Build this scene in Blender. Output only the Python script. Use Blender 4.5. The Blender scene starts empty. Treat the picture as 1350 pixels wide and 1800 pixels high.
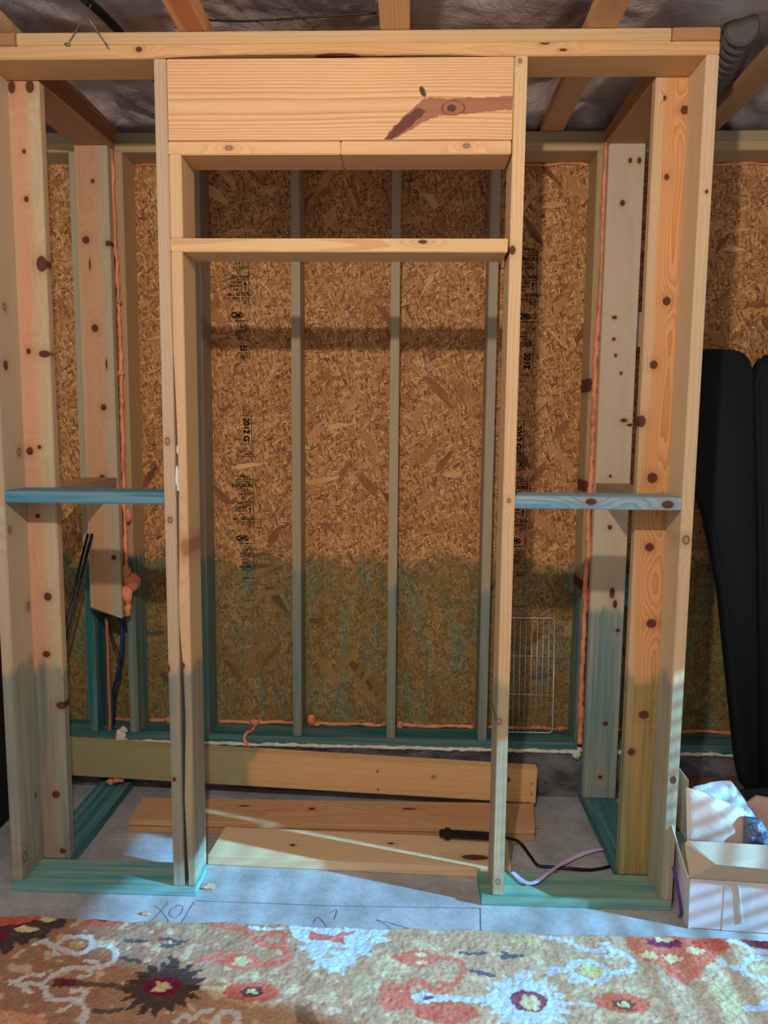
import bpy, bmesh, math, random
import numpy as np
from mathutils import Vector, Matrix, noise
random.seed(7)
scene = bpy.context.scene
COL = scene.collection

# ---------------------------------------------------------------- camera
cd = bpy.data.cameras.new('camera'); cam = bpy.data.objects.new('camera', cd); COL.objects.link(cam)
R_ = Vector((0.99939201, 0.03366587, 0.00906777)); U_ = Vector((-0.01280393, 0.11247774, 0.99357175)); F_ = Vector((-0.03242953, 0.99308377, -0.11284041))
M4 = Matrix((R_, U_, -F_)).transposed().to_4x4(); M4.translation = Vector((0, -2.38009, 1.60956))
cam.matrix_world = M4
cd.sensor_fit = 'VERTICAL'; cd.sensor_height = 24.0; cd.lens = 1313.948 / 1800 * 24.0
cd.clip_start = 0.01
scene.camera = cam

# ---------------------------------------------------------------- world, lights, exposure
w = bpy.data.worlds.new('world'); scene.world = w; w.use_nodes = True
w.node_tree.nodes['Background'].inputs[0].default_value = (0.90, 0.83, 0.82, 1)
w.node_tree.nodes['Background'].inputs[1].default_value = 0.36
ld = bpy.data.lights.new('ceiling_bulb', 'POINT'); ld.energy = 108; ld.color = (1.0, 0.90, 0.82); ld.shadow_soft_size = 0.03
lo = bpy.data.objects.new('ceiling_bulb', ld); COL.objects.link(lo); lo.location = (-0.16, -2.1, 2.625)
# low daylight entering through the blinds of a window in the right wall
sd = bpy.data.lights.new('window_daylight', 'SUN'); sd.energy = 22.0; sd.color = (0.15, 0.56, 1.0); sd.angle = math.radians(1.15)
so = bpy.data.objects.new('window_daylight', sd); COL.objects.link(so); so.location = (6, -2, 3)
so.rotation_euler = Vector((-.883, .258, -.39)).to_track_quat('-Z', 'Y').to_euler()
scene.view_settings.view_transform = 'Standard'; scene.view_settings.look = 'None'
scene.view_settings.exposure = 0.22; scene.view_settings.gamma = 1.0
scene.view_settings.use_curve_mapping = False

# ---------------------------------------------------------------- materials
def s2l(c):
    return tuple(((v / 255) / 12.92 if v / 255 <= 0.04045 else ((v / 255 + 0.055) / 1.055) ** 2.4) for v in c) + (1,)

class NT:
    def __init__(s, name):
        s.m = bpy.data.materials.new(name); s.m.use_nodes = True; s.t = s.m.node_tree
        s.b = s.t.nodes['Principled BSDF']
    def n(s, typ, **kw):
        x = s.t.nodes.new(typ)
        for k, v in kw.items(): setattr(x, k, v)
        return x
    def put(s, sock, v):
        if isinstance(v, bpy.types.NodeSocket): s.t.links.new(v, sock)
        elif v is not None: sock.default_value = v
    def math(s, op, a, b=0.0, c=None, clamp=False):
        x = s.n('ShaderNodeMath', operation=op, use_clamp=clamp)
        s.put(x.inputs[0], a); s.put(x.inputs[1], b)
        if c is not None: s.put(x.inputs[2], c)
        return x.outputs[0]
    def noise(s, vec, scale, detail=2, rough=.5, dist=0.0):
        x = s.n('ShaderNodeTexNoise'); s.put(x.inputs['Vector'], vec); x.inputs['Scale'].default_value = scale
        x.inputs['Detail'].default_value = detail; x.inputs['Roughness'].default_value = rough; x.inputs['Distortion'].default_value = dist
        return x.outputs['Fac']
    def mix(s, f, a, b, blend='MIX'):
        x = s.n('ShaderNodeMix', data_type='RGBA', blend_type=blend)
        s.put(x.inputs[0], f); s.put(x.inputs[6], a); s.put(x.inputs[7], b)
        return x.outputs[2]
    def sstep(s, v, lo, hi, a=0.0, b=1.0):
        x = s.n('ShaderNodeMapRange', interpolation_type='SMOOTHSTEP')
        s.put(x.inputs[0], v); s.put(x.inputs[1], lo); s.put(x.inputs[2], hi); x.inputs[3].default_value = a; x.inputs[4].default_value = b
        return x.outputs[0]
    def comb(s, a, b, c):
        x = s.n('ShaderNodeCombineXYZ')
        for i, v in enumerate((a, b, c)): s.put(x.inputs[i], v)
        return x.outputs[0]
    def bump(s, h, strength, dist):
        x = s.n('ShaderNodeBump'); x.inputs['Strength'].default_value = strength; x.inputs['Distance'].default_value = dist
        s.put(x.inputs['Height'], h); s.t.links.new(x.outputs[0], s.b.inputs['Normal'])
    def scale(s, vec, sc, off=(0, 0, 0), rot=(0, 0, 0)):
        x = s.n('ShaderNodeMapping'); s.put(x.inputs[0], vec)
        x.inputs['Scale'].default_value = sc; x.inputs['Location'].default_value = off; x.inputs['Rotation'].default_value = rot
        return x.outputs[0]
    def col(s, v): s.put(s.b.inputs['Base Color'], v)

TEAL = s2l((38, 112, 112))

def wood(name, axis, sap, heart=None, late=None, c0=(0.03, 0.09), hr=0.05, freq=110, ring=.35, warp=.03, knots=(), stain=None,
         stain_amt=.55, teal=TEAL, mark=None, coord='world', seed=0, face='y'):
    """solid pine: rings about a pith line, heartwood near it, knots, and a treated lower end (world height)"""
    N = NT(name)
    geo = N.n('ShaderNodeNewGeometry').outputs['Position']
    src = geo if coord == 'world' else N.n('ShaderNodeTexCoord').outputs['Object']
    sp = N.n('ShaderNodeSeparateXYZ'); N.put(sp.inputs[0], src); x, y, z = sp.outputs
    if axis == 'z': along, u, v = z, x, y
    elif axis == 'x': along, u, v = x, z, y
    else: along, u, v = y, x, z
    if face == 'y': across = u if axis != 'x' else z
    elif face == 'x': across = y if axis == 'z' else z
    elif face == 'z': across = y if axis == 'x' else x
    vec = N.comb(N.math('ADD', u, seed * 3.7), N.math('ADD', v, seed * 1.3), N.math('MULTIPLY', along, .22))
    n1 = N.noise(vec, 4.5, 2, .5)
    n2 = N.noise(N.scale(vec, (1, 1, .35), (5, 2, 1)), 26, 2, .5)
    uu = N.math('ADD', N.math('SUBTRACT', u, c0[0]), N.math('MULTIPLY', N.math('SUBTRACT', n1, .5), warp * 2))
    vv = N.math('ADD', N.math('SUBTRACT', v, c0[1]), N.math('MULTIPLY', N.math('SUBTRACT', n2, .5), warp * .35))
    r = N.math('SQRT', N.math('ADD', N.math('MULTIPLY', uu, uu), N.math('MULTIPLY', vv, vv)))
    phase = N.math('MULTIPLY', r, freq)
    kd = []
    for k in knots:
        ka, kc, a, b = k[:4]
        da = N.math('DIVIDE', N.math('SUBTRACT', along, ka), a); dc = N.math('DIVIDE', N.math('SUBTRACT', across, kc), b)
        d2 = N.math('ADD', N.math('MULTIPLY', da, da), N.math('MULTIPLY', dc, dc))
        kd.append((d2, k[4] if len(k) > 4 else 0))
        # rings swing around the knot
        ds = N.math('ADD', N.math('MULTIPLY', N.math('MULTIPLY', da, da), .05), N.math('MULTIPLY', N.math('MULTIPLY', dc, dc), .16))
        phase = N.math('ADD', phase, N.math('MULTIPLY', N.math('EXPONENT', N.math('MULTIPLY', ds, -1)), 2.6))
    fr = N.math('FRACT', phase)
    rg = N.math('MULTIPLY', N.math('POWER', fr, 2.2), N.sstep(fr, .93, 1.0, 1, 0))
    fib = N.noise(N.comb(N.math('MULTIPLY', u, 420), N.math('MULTIPLY', v, 420), N.math('MULTIPLY', along, 9)), 1, 3, .6)
    blot = N.noise(N.scale(vec, (9, 9, 5)), 1, 2)
    c = s2l(sap)
    if heart:
        hm = N.sstep(N.math('ADD', r, N.math('MULTIPLY', N.math('SUBTRACT', n2, .5), .012)), hr * .9, hr * 1.05, 1, 0)
        c = N.mix(hm, c, s2l(heart))
    lc = s2l(late) if late else s2l(tuple(int(q * m) for q, m in zip(sap, (.80, .66, .52))))
    c = N.mix(N.math('MULTIPLY', rg, ring), c, lc)
    c = N.mix(1.0, c, N.n('ShaderNodeMix').outputs[2] if False else N.comb(*[N.math('ADD', N.math('MULTIPLY', fib, .30), N.math('ADD', N.math('MULTIPLY', blot, q), .70 + (.15 - q) / 1.0)) for q in (.18, .20, .24)]), 'MULTIPLY')
    if stain is not None:
        gz = N.n('ShaderNodeSeparateXYZ'); N.put(gz.inputs[0], geo); wz = gz.outputs[2]
        sn = N.noise(N.scale(geo, (22, 22, 3.0), (seed, 0, 0)), 1, 3, .55)
        edge = N.math('SUBTRACT', N.math('ADD', stain, N.math('MULTIPLY', N.math('SUBTRACT', sn, .5), .16)), wz)
        m = N.sstep(edge, -.02, .03)
        str_ = N.noise(N.comb(N.math('MULTIPLY', u, 45), N.math('MULTIPLY', v, 45), N.math('MULTIPLY', along, 1.7)), 1, 3, .6)
        m = N.math('MULTIPLY', m, N.math('MULTIPLY', N.sstep(str_, .30, .70, .70, 1.35), stain_amt * 1.15), clamp=True)
        c = N.mix(m, c, teal)
    for d2, kind in kd:
        dn = N.math('ADD', d2, N.math('MULTIPLY', N.math('SUBTRACT', fib, .5), .5))
        halo = N.math('MULTIPLY', N.math('EXPONENT', N.math('MULTIPLY', d2, -.35)), .45)
        c = N.mix(halo, c, s2l((150, 92, 52)))
        if kind == 2:
            c = N.mix(N.sstep(dn, .5, 1.3, .55, 0), c, s2l((150, 96, 58))); continue
        c = N.mix(N.sstep(dn, .7, 1.25, .92, 0), c, s2l((74, 38, 26) if kind == 0 else (92, 58, 40)))
        inner = (104, 54, 38) if kind == 0 else (176, 142, 112)
        c = N.mix(N.sstep(dn, .25, .7, .85, 0), c, s2l(inner))
    if mark:
        at = N.n('ShaderNodeAttribute', attribute_name='mark')
        ms = N.n('ShaderNodeSeparateXYZ'); N.put(ms.inputs[0], at.outputs['Vector'])
        c = N.mix(N.math('MULTIPLY', ms.outputs[0], .85), c, s2l((150, 92, 66)))
        c = N.mix(N.math('MULTIPLY', ms.outputs[1], .8), c, s2l((88, 44, 36)))
        c = N.mix(N.math('MULTIPLY', ms.outputs[2], .9), c, s2l((38, 24, 20)))
    N.col(c); N.b.inputs['Roughness'].default_value = .72; N.b.inputs['Specular IOR Level'].default_value = .25
    N.bump(N.math('ADD', N.math('MULTIPLY', fib, .6), N.math('MULTIPLY', rg, .5)), .25, .0012)
    return N.m

def plain(name, c, rough=.6, metal=0, bumpn=None, spec=.4, var=0):
    N = NT(name)
    geo = N.n('ShaderNodeNewGeometry').outputs['Position']
    col = s2l(c)
    if var:
        nn = N.noise(geo, 9, 4, .6)
        col = N.mix(N.sstep(nn, .3, .7), s2l(tuple(q * (1 - var) for q in c)), s2l(tuple(min(255, q * (1 + var)) for q in c)))
    N.col(col); N.b.inputs['Roughness'].default_value = rough; N.b.inputs['Metallic'].default_value = metal
    N.b.inputs['Specular IOR Level'].default_value = spec
    if bumpn: N.bump(N.noise(geo, bumpn[0], 4, .6), bumpn[1], bumpn[2])
    return N.m

def osb_mat():
    N = NT('oriented_strand_board')
    geo = N.n('ShaderNodeNewGeometry').outputs['Position']
    sp = N.n('ShaderNodeSeparateXYZ'); N.put(sp.inputs[0], geo); x, y, z = sp.outputs
    p = N.comb(x, z, 0.0)
    wob = N.n('ShaderNodeTexNoise'); N.put(wob.inputs[0], p); wob.inputs['Scale'].default_value = 14; wob.inputs['Detail'].default_value = 3
    wv = N.n('ShaderNodeVectorMath', operation='SCALE'); N.put(wv.inputs[0], wob.outputs['Color']); wv.inputs['Scale'].default_value = .005
    pw = N.n('ShaderNodeVectorMath', operation='ADD'); N.put(pw.inputs[0], p); N.put(pw.inputs[1], wv.outputs[0]); pw = pw.outputs[0]
    def layer(ang, sx, sy, off):
        q = N.scale(pw, (1, 1, 1), (off, off * .7, 0), (0, 0, ang)); q = N.scale(q, (sx, sy, 1))
        v = N.n('ShaderNodeTexVoronoi', feature='F1', voronoi_dimensions='2D'); N.put(v.inputs['Vector'], q); v.inputs['Scale'].default_value = 1
        s3 = N.n('ShaderNodeSeparateColor'); N.put(s3.inputs[0], v.outputs['Color'])
        return s3.outputs[0], s3.outputs[1], v.outputs['Distance'], q
    val = None; top = None
    for i, (a, sx, sy, t) in enumerate([(1.45, 9, 40, 0), (.3, 11, 50, .6), (1.1, 16, 75, .6), (-.75, 18, 85, .62), (2.0, 22, 110, .62), (.75, 24, 120, .64), (-.3, 30, 150, .66), (1.6, 32, 170, .66), (.1, 38, 200, .70), (2.5, 36, 190, .70), (1.25, 44, 230, .70), (.85, 8, 34, .97), (2.15, 10, 38, .975), (-.1, 12, 44, .98)]):
        r, g, d, q = layer(a, sx, sy, 1.7 * i + .3)
        grain = N.noise(N.scale(q, (1, 7, 1)), 1, 2)
        g = N.math('ADD', N.math('MULTIPLY', g, .9), N.math('MULTIPLY', N.math('SUBTRACT', grain, .5), .6))
        if val is None: val = g
        else:
            mk = N.math('GREATER_THAN', r, t)
            val = N.math('ADD', N.math('MULTIPLY', val, N.math('SUBTRACT', 1, mk)), N.math('MULTIPLY', g, mk))
    ramp = N.n('ShaderNodeValToRGB'); N.put(ramp.inputs[0], val)
    e = ramp.color_ramp.elements
    e[0].position = 0.0; e[0].color = s2l((112, 70, 40)); e[1].position = 1.0; e[1].color = s2l((246, 206, 146))
    for pos, c in ((.14, (148, 98, 58)), (.38, (180, 126, 78)), (.66, (202, 146, 92)), (.86, (224, 174, 114))):
        el = e.new(pos); el.color = s2l(c)
    c = ramp.outputs[0]
    red = N.noise(p, 3.2, 2); c = N.mix(N.sstep(red, .52, .75, 0, .35), c, s2l((150, 84, 52)))
    # dark voids between strands
    dk = N.noise(N.scale(p, (110, 60, 1)), 1, 2, .6); c = N.mix(N.sstep(dk, .70, .76, 0, .85), c, s2l((40, 22, 14)))
    lt = N.noise(N.scale(p, (190, 60, 1), (3, 7, 0), (0, 0, .5)), 1, 2, .6); c = N.mix(N.sstep(lt, .66, .72, 0, .6), c, s2l((236, 196, 136)))
    # green borate stain on the lower part, ragged top edge, runs
    en = N.noise(N.scale(p, (6.5, 2.2, 1)), 1, 4, .65); en2 = N.noise(p, 40, 2)
    edge = N.math('SUBTRACT', N.math('ADD', 1.03, N.math('ADD', N.math('MULTIPLY', N.math('SUBTRACT', en, .5), .30), N.math('MULTIPLY', N.math('SUBTRACT', en2, .5), .06))), z)
    m = N.sstep(edge, -.015, .03)
    runs = N.noise(N.scale(p, (16, 2.0, 1), (2, 1, 0)), 1, 4, .65)
    amt = N.sstep(runs, .32, .70, .42, .85)
    grn = N.mix(N.sstep(N.noise(N.scale(p, (12, 4, 1), (9, 4, 0)), 1, 3), .45, .65), s2l((98, 98, 56)), s2l((54, 118, 98)))
    dull = N.mix(1.0, c, (0.80, 0.84, 0.70, 1), 'MULTIPLY')
    c2 = N.mix(N.math('MULTIPLY', amt, .72), dull, grn)
    c = N.mix(m, c, c2)
    N.col(c); N.b.inputs['Roughness'].default_value = .75; N.b.inputs['Specular IOR Level'].default_value = .2
    N.bump(val, .35, .002)
    return N.m

def floor_mat():
    N = NT('concrete_floor')
    geo = N.n('ShaderNodeNewGeometry').outputs['Position']
    a = N.noise(geo, 5, 5, .65); b = N.noise(geo, 60, 3, .6); sp_ = N.noise(geo, 170, 2)
    c = N.mix(N.sstep(a, .3, .72), s2l((150, 148, 146)), s2l((186, 186, 186)))
    c = N.mix(N.sstep(b, .35, .8, 0, .35), c, s2l((120, 116, 114)))
    c = N.mix(N.sstep(sp_, .74, .78, 0, .5), c, s2l((60, 52, 48)))
    N.col(c); N.b.inputs['Roughness'].default_value = .55; N.bump(a, .15, .004)
    return N.m

def curb_mat():
    N = NT('concrete_curb')
    geo = N.n('ShaderNodeNewGeometry').outputs['Position']
    a = N.noise(N.scale(geo, (5, 5, 9)), 1, 5, .7); b = N.noise(geo, 70, 3, .6)
    c = N.mix(N.sstep(a, .35, .68), s2l((62, 60, 62)), s2l((124, 122, 124)))
    c = N.mix(N.sstep(b, .62, .75, 0, .6), c, s2l((165, 160, 156)))
    N.col(c); N.b.inputs['Roughness'].default_value = .8; N.bump(b, .4, .003)
    return N.m

def plastic_mat():
    N = NT('plastic_covered_insulation')
    geo = N.n('ShaderNodeNewGeometry').outputs['Position']
    a = N.noise(geo, 3.0, 4, .6); b = N.noise(geo, 14, 4, .65, 1.2)
    c = N.mix(N.sstep(a, .35, .68), s2l((154, 138, 130)), s2l((208, 192, 184)))
    c = N.mix(N.sstep(b, .55, .78, 0, .5), c, s2l((240, 232, 232)))
    N.col(c); N.b.inputs['Roughness'].default_value = .42; N.b.inputs['Specular IOR Level'].default_value = .6
    N.bump(b, .45, .02)
    return N.m

MF = plain('orange_spray_foam', (232, 140, 98), .45, bumpn=(60, .5, .004), var=.12)
MW = plain('cream_spray_foam', (222, 212, 190), .6, bumpn=(80, .5, .003), var=.06)
MINK = plain('black_ink', (28, 22, 20), .9, spec=.1)
M_OSB = osb_mat(); M_FLOOR = floor_mat(); M_CURB = curb_mat(); M_PLASTIC = plastic_mat()
M_BLACK = plain('black_padded_fabric', (22, 23, 27), .8, bumpn=(90, .15, .002), spec=.35)
M_BLACKP = plain('black_plastic', (20, 20, 22), .4)
M_STEEL = plain('bright_steel_wire', (225, 225, 225), .35, .5)
M_WIRE = plain('dull_steel_wire', (150, 140, 135), .4, 1)

# ---------------------------------------------------------------- object helpers
def tag(o, label=None, cat=None, group=None, kind=None):
    if label: o['label'] = label
    if cat: o['category'] = cat
    if group: o['group'] = group
    if kind: o['kind'] = kind
    return o
def empty(name, loc, label=None, cat=None, group=None, kind=None):
    o = bpy.data.objects.new(name, None); COL.objects.link(o); o.location = loc; o.empty_display_size = .05
    return tag(o, label, cat, group, kind)
WORLD = {}
def obj(name, bm, mats, parent=None, smooth=False, origin=None):
    """bm holds world coordinates; the origin goes to the base centre"""
    bm.normal_update()
    co = [v.co for v in bm.verts]
    lo_ = Vector([min(c[i] for c in co) for i in range(3)]); hi_ = Vector([max(c[i] for c in co) for i in range(3)])
    org = Vector(origin) if origin else Vector(((lo_.x + hi_.x) / 2, (lo_.y + hi_.y) / 2, lo_.z))
    for v in bm.verts: v.co -= org
    me = bpy.data.meshes.new(name); bm.to_mesh(me); bm.free()
    for m in (mats if isinstance(mats, (list, tuple)) else [mats]): me.materials.append(m)
    if smooth:
        for p_ in me.polygons: p_.use_smooth = True
    o = bpy.data.objects.new(name, me); COL.objects.link(o)
    base = WORLD.get(parent.name, Vector(parent.location)) if parent else Vector((0, 0, 0))
    o.location = org - base; WORLD[o.name] = org
    if parent: o.parent = parent
    return o
def box_bm(lo_, hi_, bev=.0025, segs=1, cuts=None, jig=0.0):
    bm = bmesh.new()
    bmesh.ops.create_cube(bm, size=1)
    lo_ = Vector(lo_); hi_ = Vector(hi_)
    for v in bm.verts: v.co = Vector([lo_[i] + (v.co[i] + .5) * (hi_[i] - lo_[i]) for i in range(3)])
    if cuts:
        ax, n = cuts
        es = [e for e in bm.edges if abs((e.verts[0].co - e.verts[1].co)[ax]) > 1e-4]
        bmesh.ops.subdivide_edges(bm, edges=es, cuts=n, use_grid_fill=True)
    if bev:
        es = [e for e in bm.edges if len(e.link_faces) == 2 and e.link_faces[0].normal.angle(e.link_faces[1].normal, 0) > .5]
        bmesh.ops.bevel(bm, geom=es, offset=bev, segments=segs, affect='EDGES')
    return bm
def board(name, lo_, hi_, mat, parent=None, label=None, bev=.0025, fn=None, cuts=None):
    bm = box_bm(lo_, hi_, bev, 2, cuts)
    if fn:
        for v in bm.verts: fn(v.co)
    o = obj(name, bm, mat, parent)
    if label: o['label'] = label
    return o
def quad_prism(bm, pts, off):
    """closed prism from a planar outline pts and an offset vector"""
    a = [bm.verts.new(p) for p in pts]; b = [bm.verts.new(Vector(p) + Vector(off)) for p in pts]
    n = len(a); bm.faces.new(a); bm.faces.new(b[::-1])
    for i in range(n): bm.faces.new((a[i], b[i], b[(i + 1) % n], a[(i + 1) % n]))
    bmesh.ops.recalc_face_normals(bm, faces=bm.faces)
def catmull(pts, n):
    P = [Vector(p) for p in pts]; P = [P[0] * 2 - P[1]] + P + [P[-1] * 2 - P[-2]]; out = []
    for i in range(1, len(P) - 2):
        for k in range(n):
            t = k / n; a, b, c, d = P[i - 1:i + 3]
            out.append(.5 * ((2 * b) + (c - a) * t + (2 * a - 5 * b + 4 * c - d) * t * t + (3 * b - a - 3 * c + d) * t ** 3))
    out.append(P[-2]); return out
def tube(bm, pts, r, seg=8, rf=None, flat=None):
    pts = [Vector(p) for p in pts]; rings = []
    t0 = (pts[1] - pts[0]).normalized(); ref = Vector((0, 0, 1)) if abs(t0.z) < .9 else Vector((0, 1, 0))
    nrm = t0.cross(ref).normalized()
    for i, p in enumerate(pts):
        t = (pts[min(i + 1, len(pts) - 1)] - pts[max(i - 1, 0)]).normalized()
        nrm = (nrm - t * nrm.dot(t)).normalized(); bi = t.cross(nrm)
        rr = r if rf is None else r * rf(i, p)
        ring = []
        for k in range(seg):
            a = 2 * math.pi * k / seg
            v = nrm * math.cos(a) * rr + bi * math.sin(a) * rr * (flat or 1)
            ring.append(bm.verts.new(p + v))
        rings.append(ring)
    for A, B in zip(rings, rings[1:]):
        for k in range(seg): bm.faces.new((A[k], A[(k + 1) % seg], B[(k + 1) % seg], B[k]))
    bm.faces.new(rings[0][::-1]); bm.faces.new(rings[-1])
def blob(bm, c, r, sq=(1, 1, 1), amp=.3, sub=3, s=30):
    res = bmesh.ops.create_icosphere(bm, subdivisions=sub, radius=1)
    for v in res['verts']:
        d = v.co.normalized()
        k = 1 + amp * noise.noise(d * 1.3 + Vector(c) * s) * 1.5
        v.co = Vector(c) + Vector((d.x * sq[0], d.y * sq[1], d.z * sq[2])) * r * k

W = .038; D = .14; XL = -1.3525; XR = .9024; ZT = 2.713; H = 2.789
YB = .7725; YO = YB + D; ZC = .212; XM0 = -1.95; XM1 = 1.95

# ---------------------------------------------------------------- the room
bm = box_bm((-3.2, -3.4, -.06), (3.4, .95, 0), 0); tag(obj('floor', bm, M_FLOOR), 'bare grey concrete floor slab', kind='structure')

WX = 2.9  # unseen wall, added and raised extra high so sun enters only by its window
bm = bmesh.new()
for lo_, hi_ in (((WX, -3.4, 0), (WX + .1, -1.45, 4.8)), ((WX, -.42, 0), (WX + .1, .95, 4.8)), ((WX, -1.45, 0), (WX + .1, -.42, .32)), ((WX, -1.45, 1.78), (WX + .1, -.42, 4.8))):
    t_ = box_bm(lo_, hi_, 0); me_ = bpy.data.meshes.new('t'); t_.to_mesh(me_); t_.free(); bm.from_mesh(me_); bpy.data.meshes.remove(me_)
wr = tag(obj('wall_right_unseen', bm, plain('painted_wall', (190, 182, 172), .8)), 'unseen right side wall, added to hold back the sun around its low window', kind='structure')
wn = empty('window_1', (WX + .02, -.935, .32), 'window with horizontal blinds in the right wall', kind='structure')
for k in range(25):
    bm = box_bm((WX + .02, -1.45, .34 + k * .058), (WX + .05, -.42, .34 + k * .058 + .019), 0); obj('blind_slat', bm, M_STEEL if False else plain('blind_slat_white', (220, 218, 214), .6) if k == 0 else bpy.data.materials['blind_slat_white'], wn)

# back wall: OSB sheathing with its framing, curb and stamps as parts
bm = box_bm((XM0, YO, ZC), (XM1, YO + .012, H), 0)
wall = tag(obj('wall_back', bm, M_OSB), 'oriented strand board sheathing with green stained lower part', kind='structure')
board('concrete_curb', (XM0, YB - .002, -.0), (XM1, YO + .012, ZC - .004), M_CURB, wall, 'rough grey concrete curb')
GREY = (196, 172, 142); GREYG = (182, 168, 138); TAN = (214, 170, 118); PINK = (216, 160, 122); YEL = (228, 188, 140)
m_bp = wood('wall_bottom_plate_wood', 'x', (160, 160, 136), c0=(.2, .6), stain=3, stain_amt=.68, teal=s2l((30, 104, 104)), seed=1)
board('bottom_plate', (XM0, YB, ZC), (XM1, YO, ZC + W), m_bp, wall, 'teal treated bottom plate')
m_tp = wood('wall_top_plate_wood', 'x', (200, 172, 128), c0=(2.6, .6), ring=.3, seed=2)
board('top_plate', (XM0, YB, ZT), (XM1, YO, ZT + W), m_tp, wall)
board('top_plate', (XM0, YB, ZT + W), (XM1, YO, ZT + 2 * W), wood('wall_upper_plate_wood', 'x', (176, 158, 128), c0=(2.6, .7), seed=3), wall)
def bstud(xc, col, stain, seed, heart=None, knots=(), label=None, amt=.42, name='stud', face='y'):
    m = wood('wall_stud_wood', 'z', col, heart=heart, c0=(xc + .1, .7), stain=stain, stain_amt=amt, seed=seed, knots=knots, face=face)
    return board(name, (xc - W / 2, YB, ZC + W), (xc + W / 2, YO, ZT), m, wall, label)
bstud(-1.387, (186, 174, 146), 1.0, 11, amt=.8)
bstud(-1.204, (206, 172, 126), 1.05, 12, amt=.62)
bstud(-.886, (160, 142, 118), 1.05, 21, amt=.55)
bstud(-.4767, (176, 160, 128), .99, 13)
bstud(-.0645, (182, 164, 130), .93, 14)
bstud(.3359, (178, 162, 132), .90, 15, amt=.38)
bstud(.757, (196, 170, 128), 1.0, 16, amt=.6, knots=[(1.79, .742, .03, .011), (1.37, .742, .026, .012), (.95, .745, .024, .014)])
bstud(1.075, (170, 150, 120), 1.0, 17)
bstud(1.62, (170, 150, 120), 1.0, 18)
mb = wood('wall_blocking_wood', 'x', (186, 160, 128), c0=(2.0, .7), stain=1.2, stain_amt=.9, seed=5)
board('blocking', (.777, YB + .002, 1.945), (1.055, YB + .04, 2.085), mb, wall)
board('blocking', (.777, YB + .002, .860), (1.055, YB + .04, .998), mb, wall)

# ink stamps on the sheathing
def text_part(s, size, x, z, rot=0, align='CENTER', bm=None, y=None, squash=1.0):
    cu = bpy.data.curves.new('txt', 'FONT'); cu.body = s; cu.size = size; cu.align_x = align; cu.align_y = 'CENTER'; cu.extrude = .0002; cu.offset = size * .035
    t = bpy.data.objects.new('txt', cu); COL.objects.link(t)
    bpy.context.view_layer.update()
    me = bpy.data.meshes.new_from_object(t.evaluated_get(bpy.context.evaluated_depsgraph_get()))
    n0 = len(bm.verts); bm.from_mesh(me); bm.verts.ensure_lookup_table()
    mt = Matrix.Rotation(rot, 4, 'Y')
    for v in bm.verts[n0:]:
        c = Vector((v.co.x * squash, 0, v.co.y)); c = mt @ c
        v.co = Vector((x, (y if y is not None else YO - .0008) + 0 * v.co.z, z)) + c
    bpy.data.objects.remove(t); bpy.data.curves.remove(cu); bpy.data.meshes.remove(me)
def bar(bm, x0, z0, x1, z1, y=None):
    y = YO - .0008 if y is None else y
    r = bmesh.ops.create_cube(bm, size=1)
    for v in r['verts']: v.co = Vector((x0 + (v.co.x + .5) * (x1 - x0), y + v.co.y * .0006, z0 + (v.co.z + .5) * (z1 - z0)))
def stamp(x1, ztop, w_=.088, rows=None, mirror=False):
    """one vertical grade stamp: rows of small print, boxed cells, oval mark; x1 is its right rule"""
    bm = bmesh.new(); z = ztop
    xc = x1 - w_ * .45
    for kind, val, h in rows:
        if kind == 't': text_part(val, h * .98, xc, z - h / 2, bm=bm, squash=.92)
        elif kind == 'line': bar(bm, x1 - w_ * .62, z - h / 2 - .0012, x1, z - h / 2 + .0012)
        elif kind == 'gap': pass
        elif kind == 'tr': text_part(val, h * .98, x1 - .006, z - h / 2, bm=bm, align='RIGHT', squash=.9)
        elif kind == 'arrow':
            bar(bm, x1 - .017, z - h * .85, x1 - .013, z - h * .35)
            a = [bm.verts.new((x1 - .022, YO - .0008, z - h * .38)), bm.verts.new((x1 - .008, YO - .0008, z - h * .38)), bm.verts.new((x1 - .015, YO - .0008, z - h * .08))]; bm.faces.new(a)
            for k, tx in enumerate(val): text_part(tx, h * .26, x1 - .055, z - h * (.2 + .3 * k), bm=bm, squash=.85)
        elif kind == 'oval':
            pts = [(xc - .012 + .030 * math.cos(t) * (1 if abs(math.cos(t)) < .9 else 1), YO - .001, z - h / 2 + .0125 * math.sin(t)) for t in [2 * math.pi * k / 28 for k in range(29)]]
            tube(bm, pts, .0016, 5); text_part(val, h * .62, xc - .012, z - h / 2, bm=bm, squash=.95)
        elif kind == 'side':
            text_part(val, .036, x1 - .030, z - h / 2, rot=math.pi / 2, bm=bm, squash=.95)
            bar(bm, x1 - .06, z - .001, x1 - .006, z + .001); bar(bm, x1 - .06, z - h - .001, x1 - .006, z - h + .001); bar(bm, x1 - .008, z - h, x1 - .0055, z)
        if kind != 'side' and kind != 'gap': bar(bm, x1 - .0012, z - h * .96, x1 + .0012, z - h * .04)
        z -= h
    return tag(obj('ink_stamp', bm, MINK, wall), 'black printed grade stamp')
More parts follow.
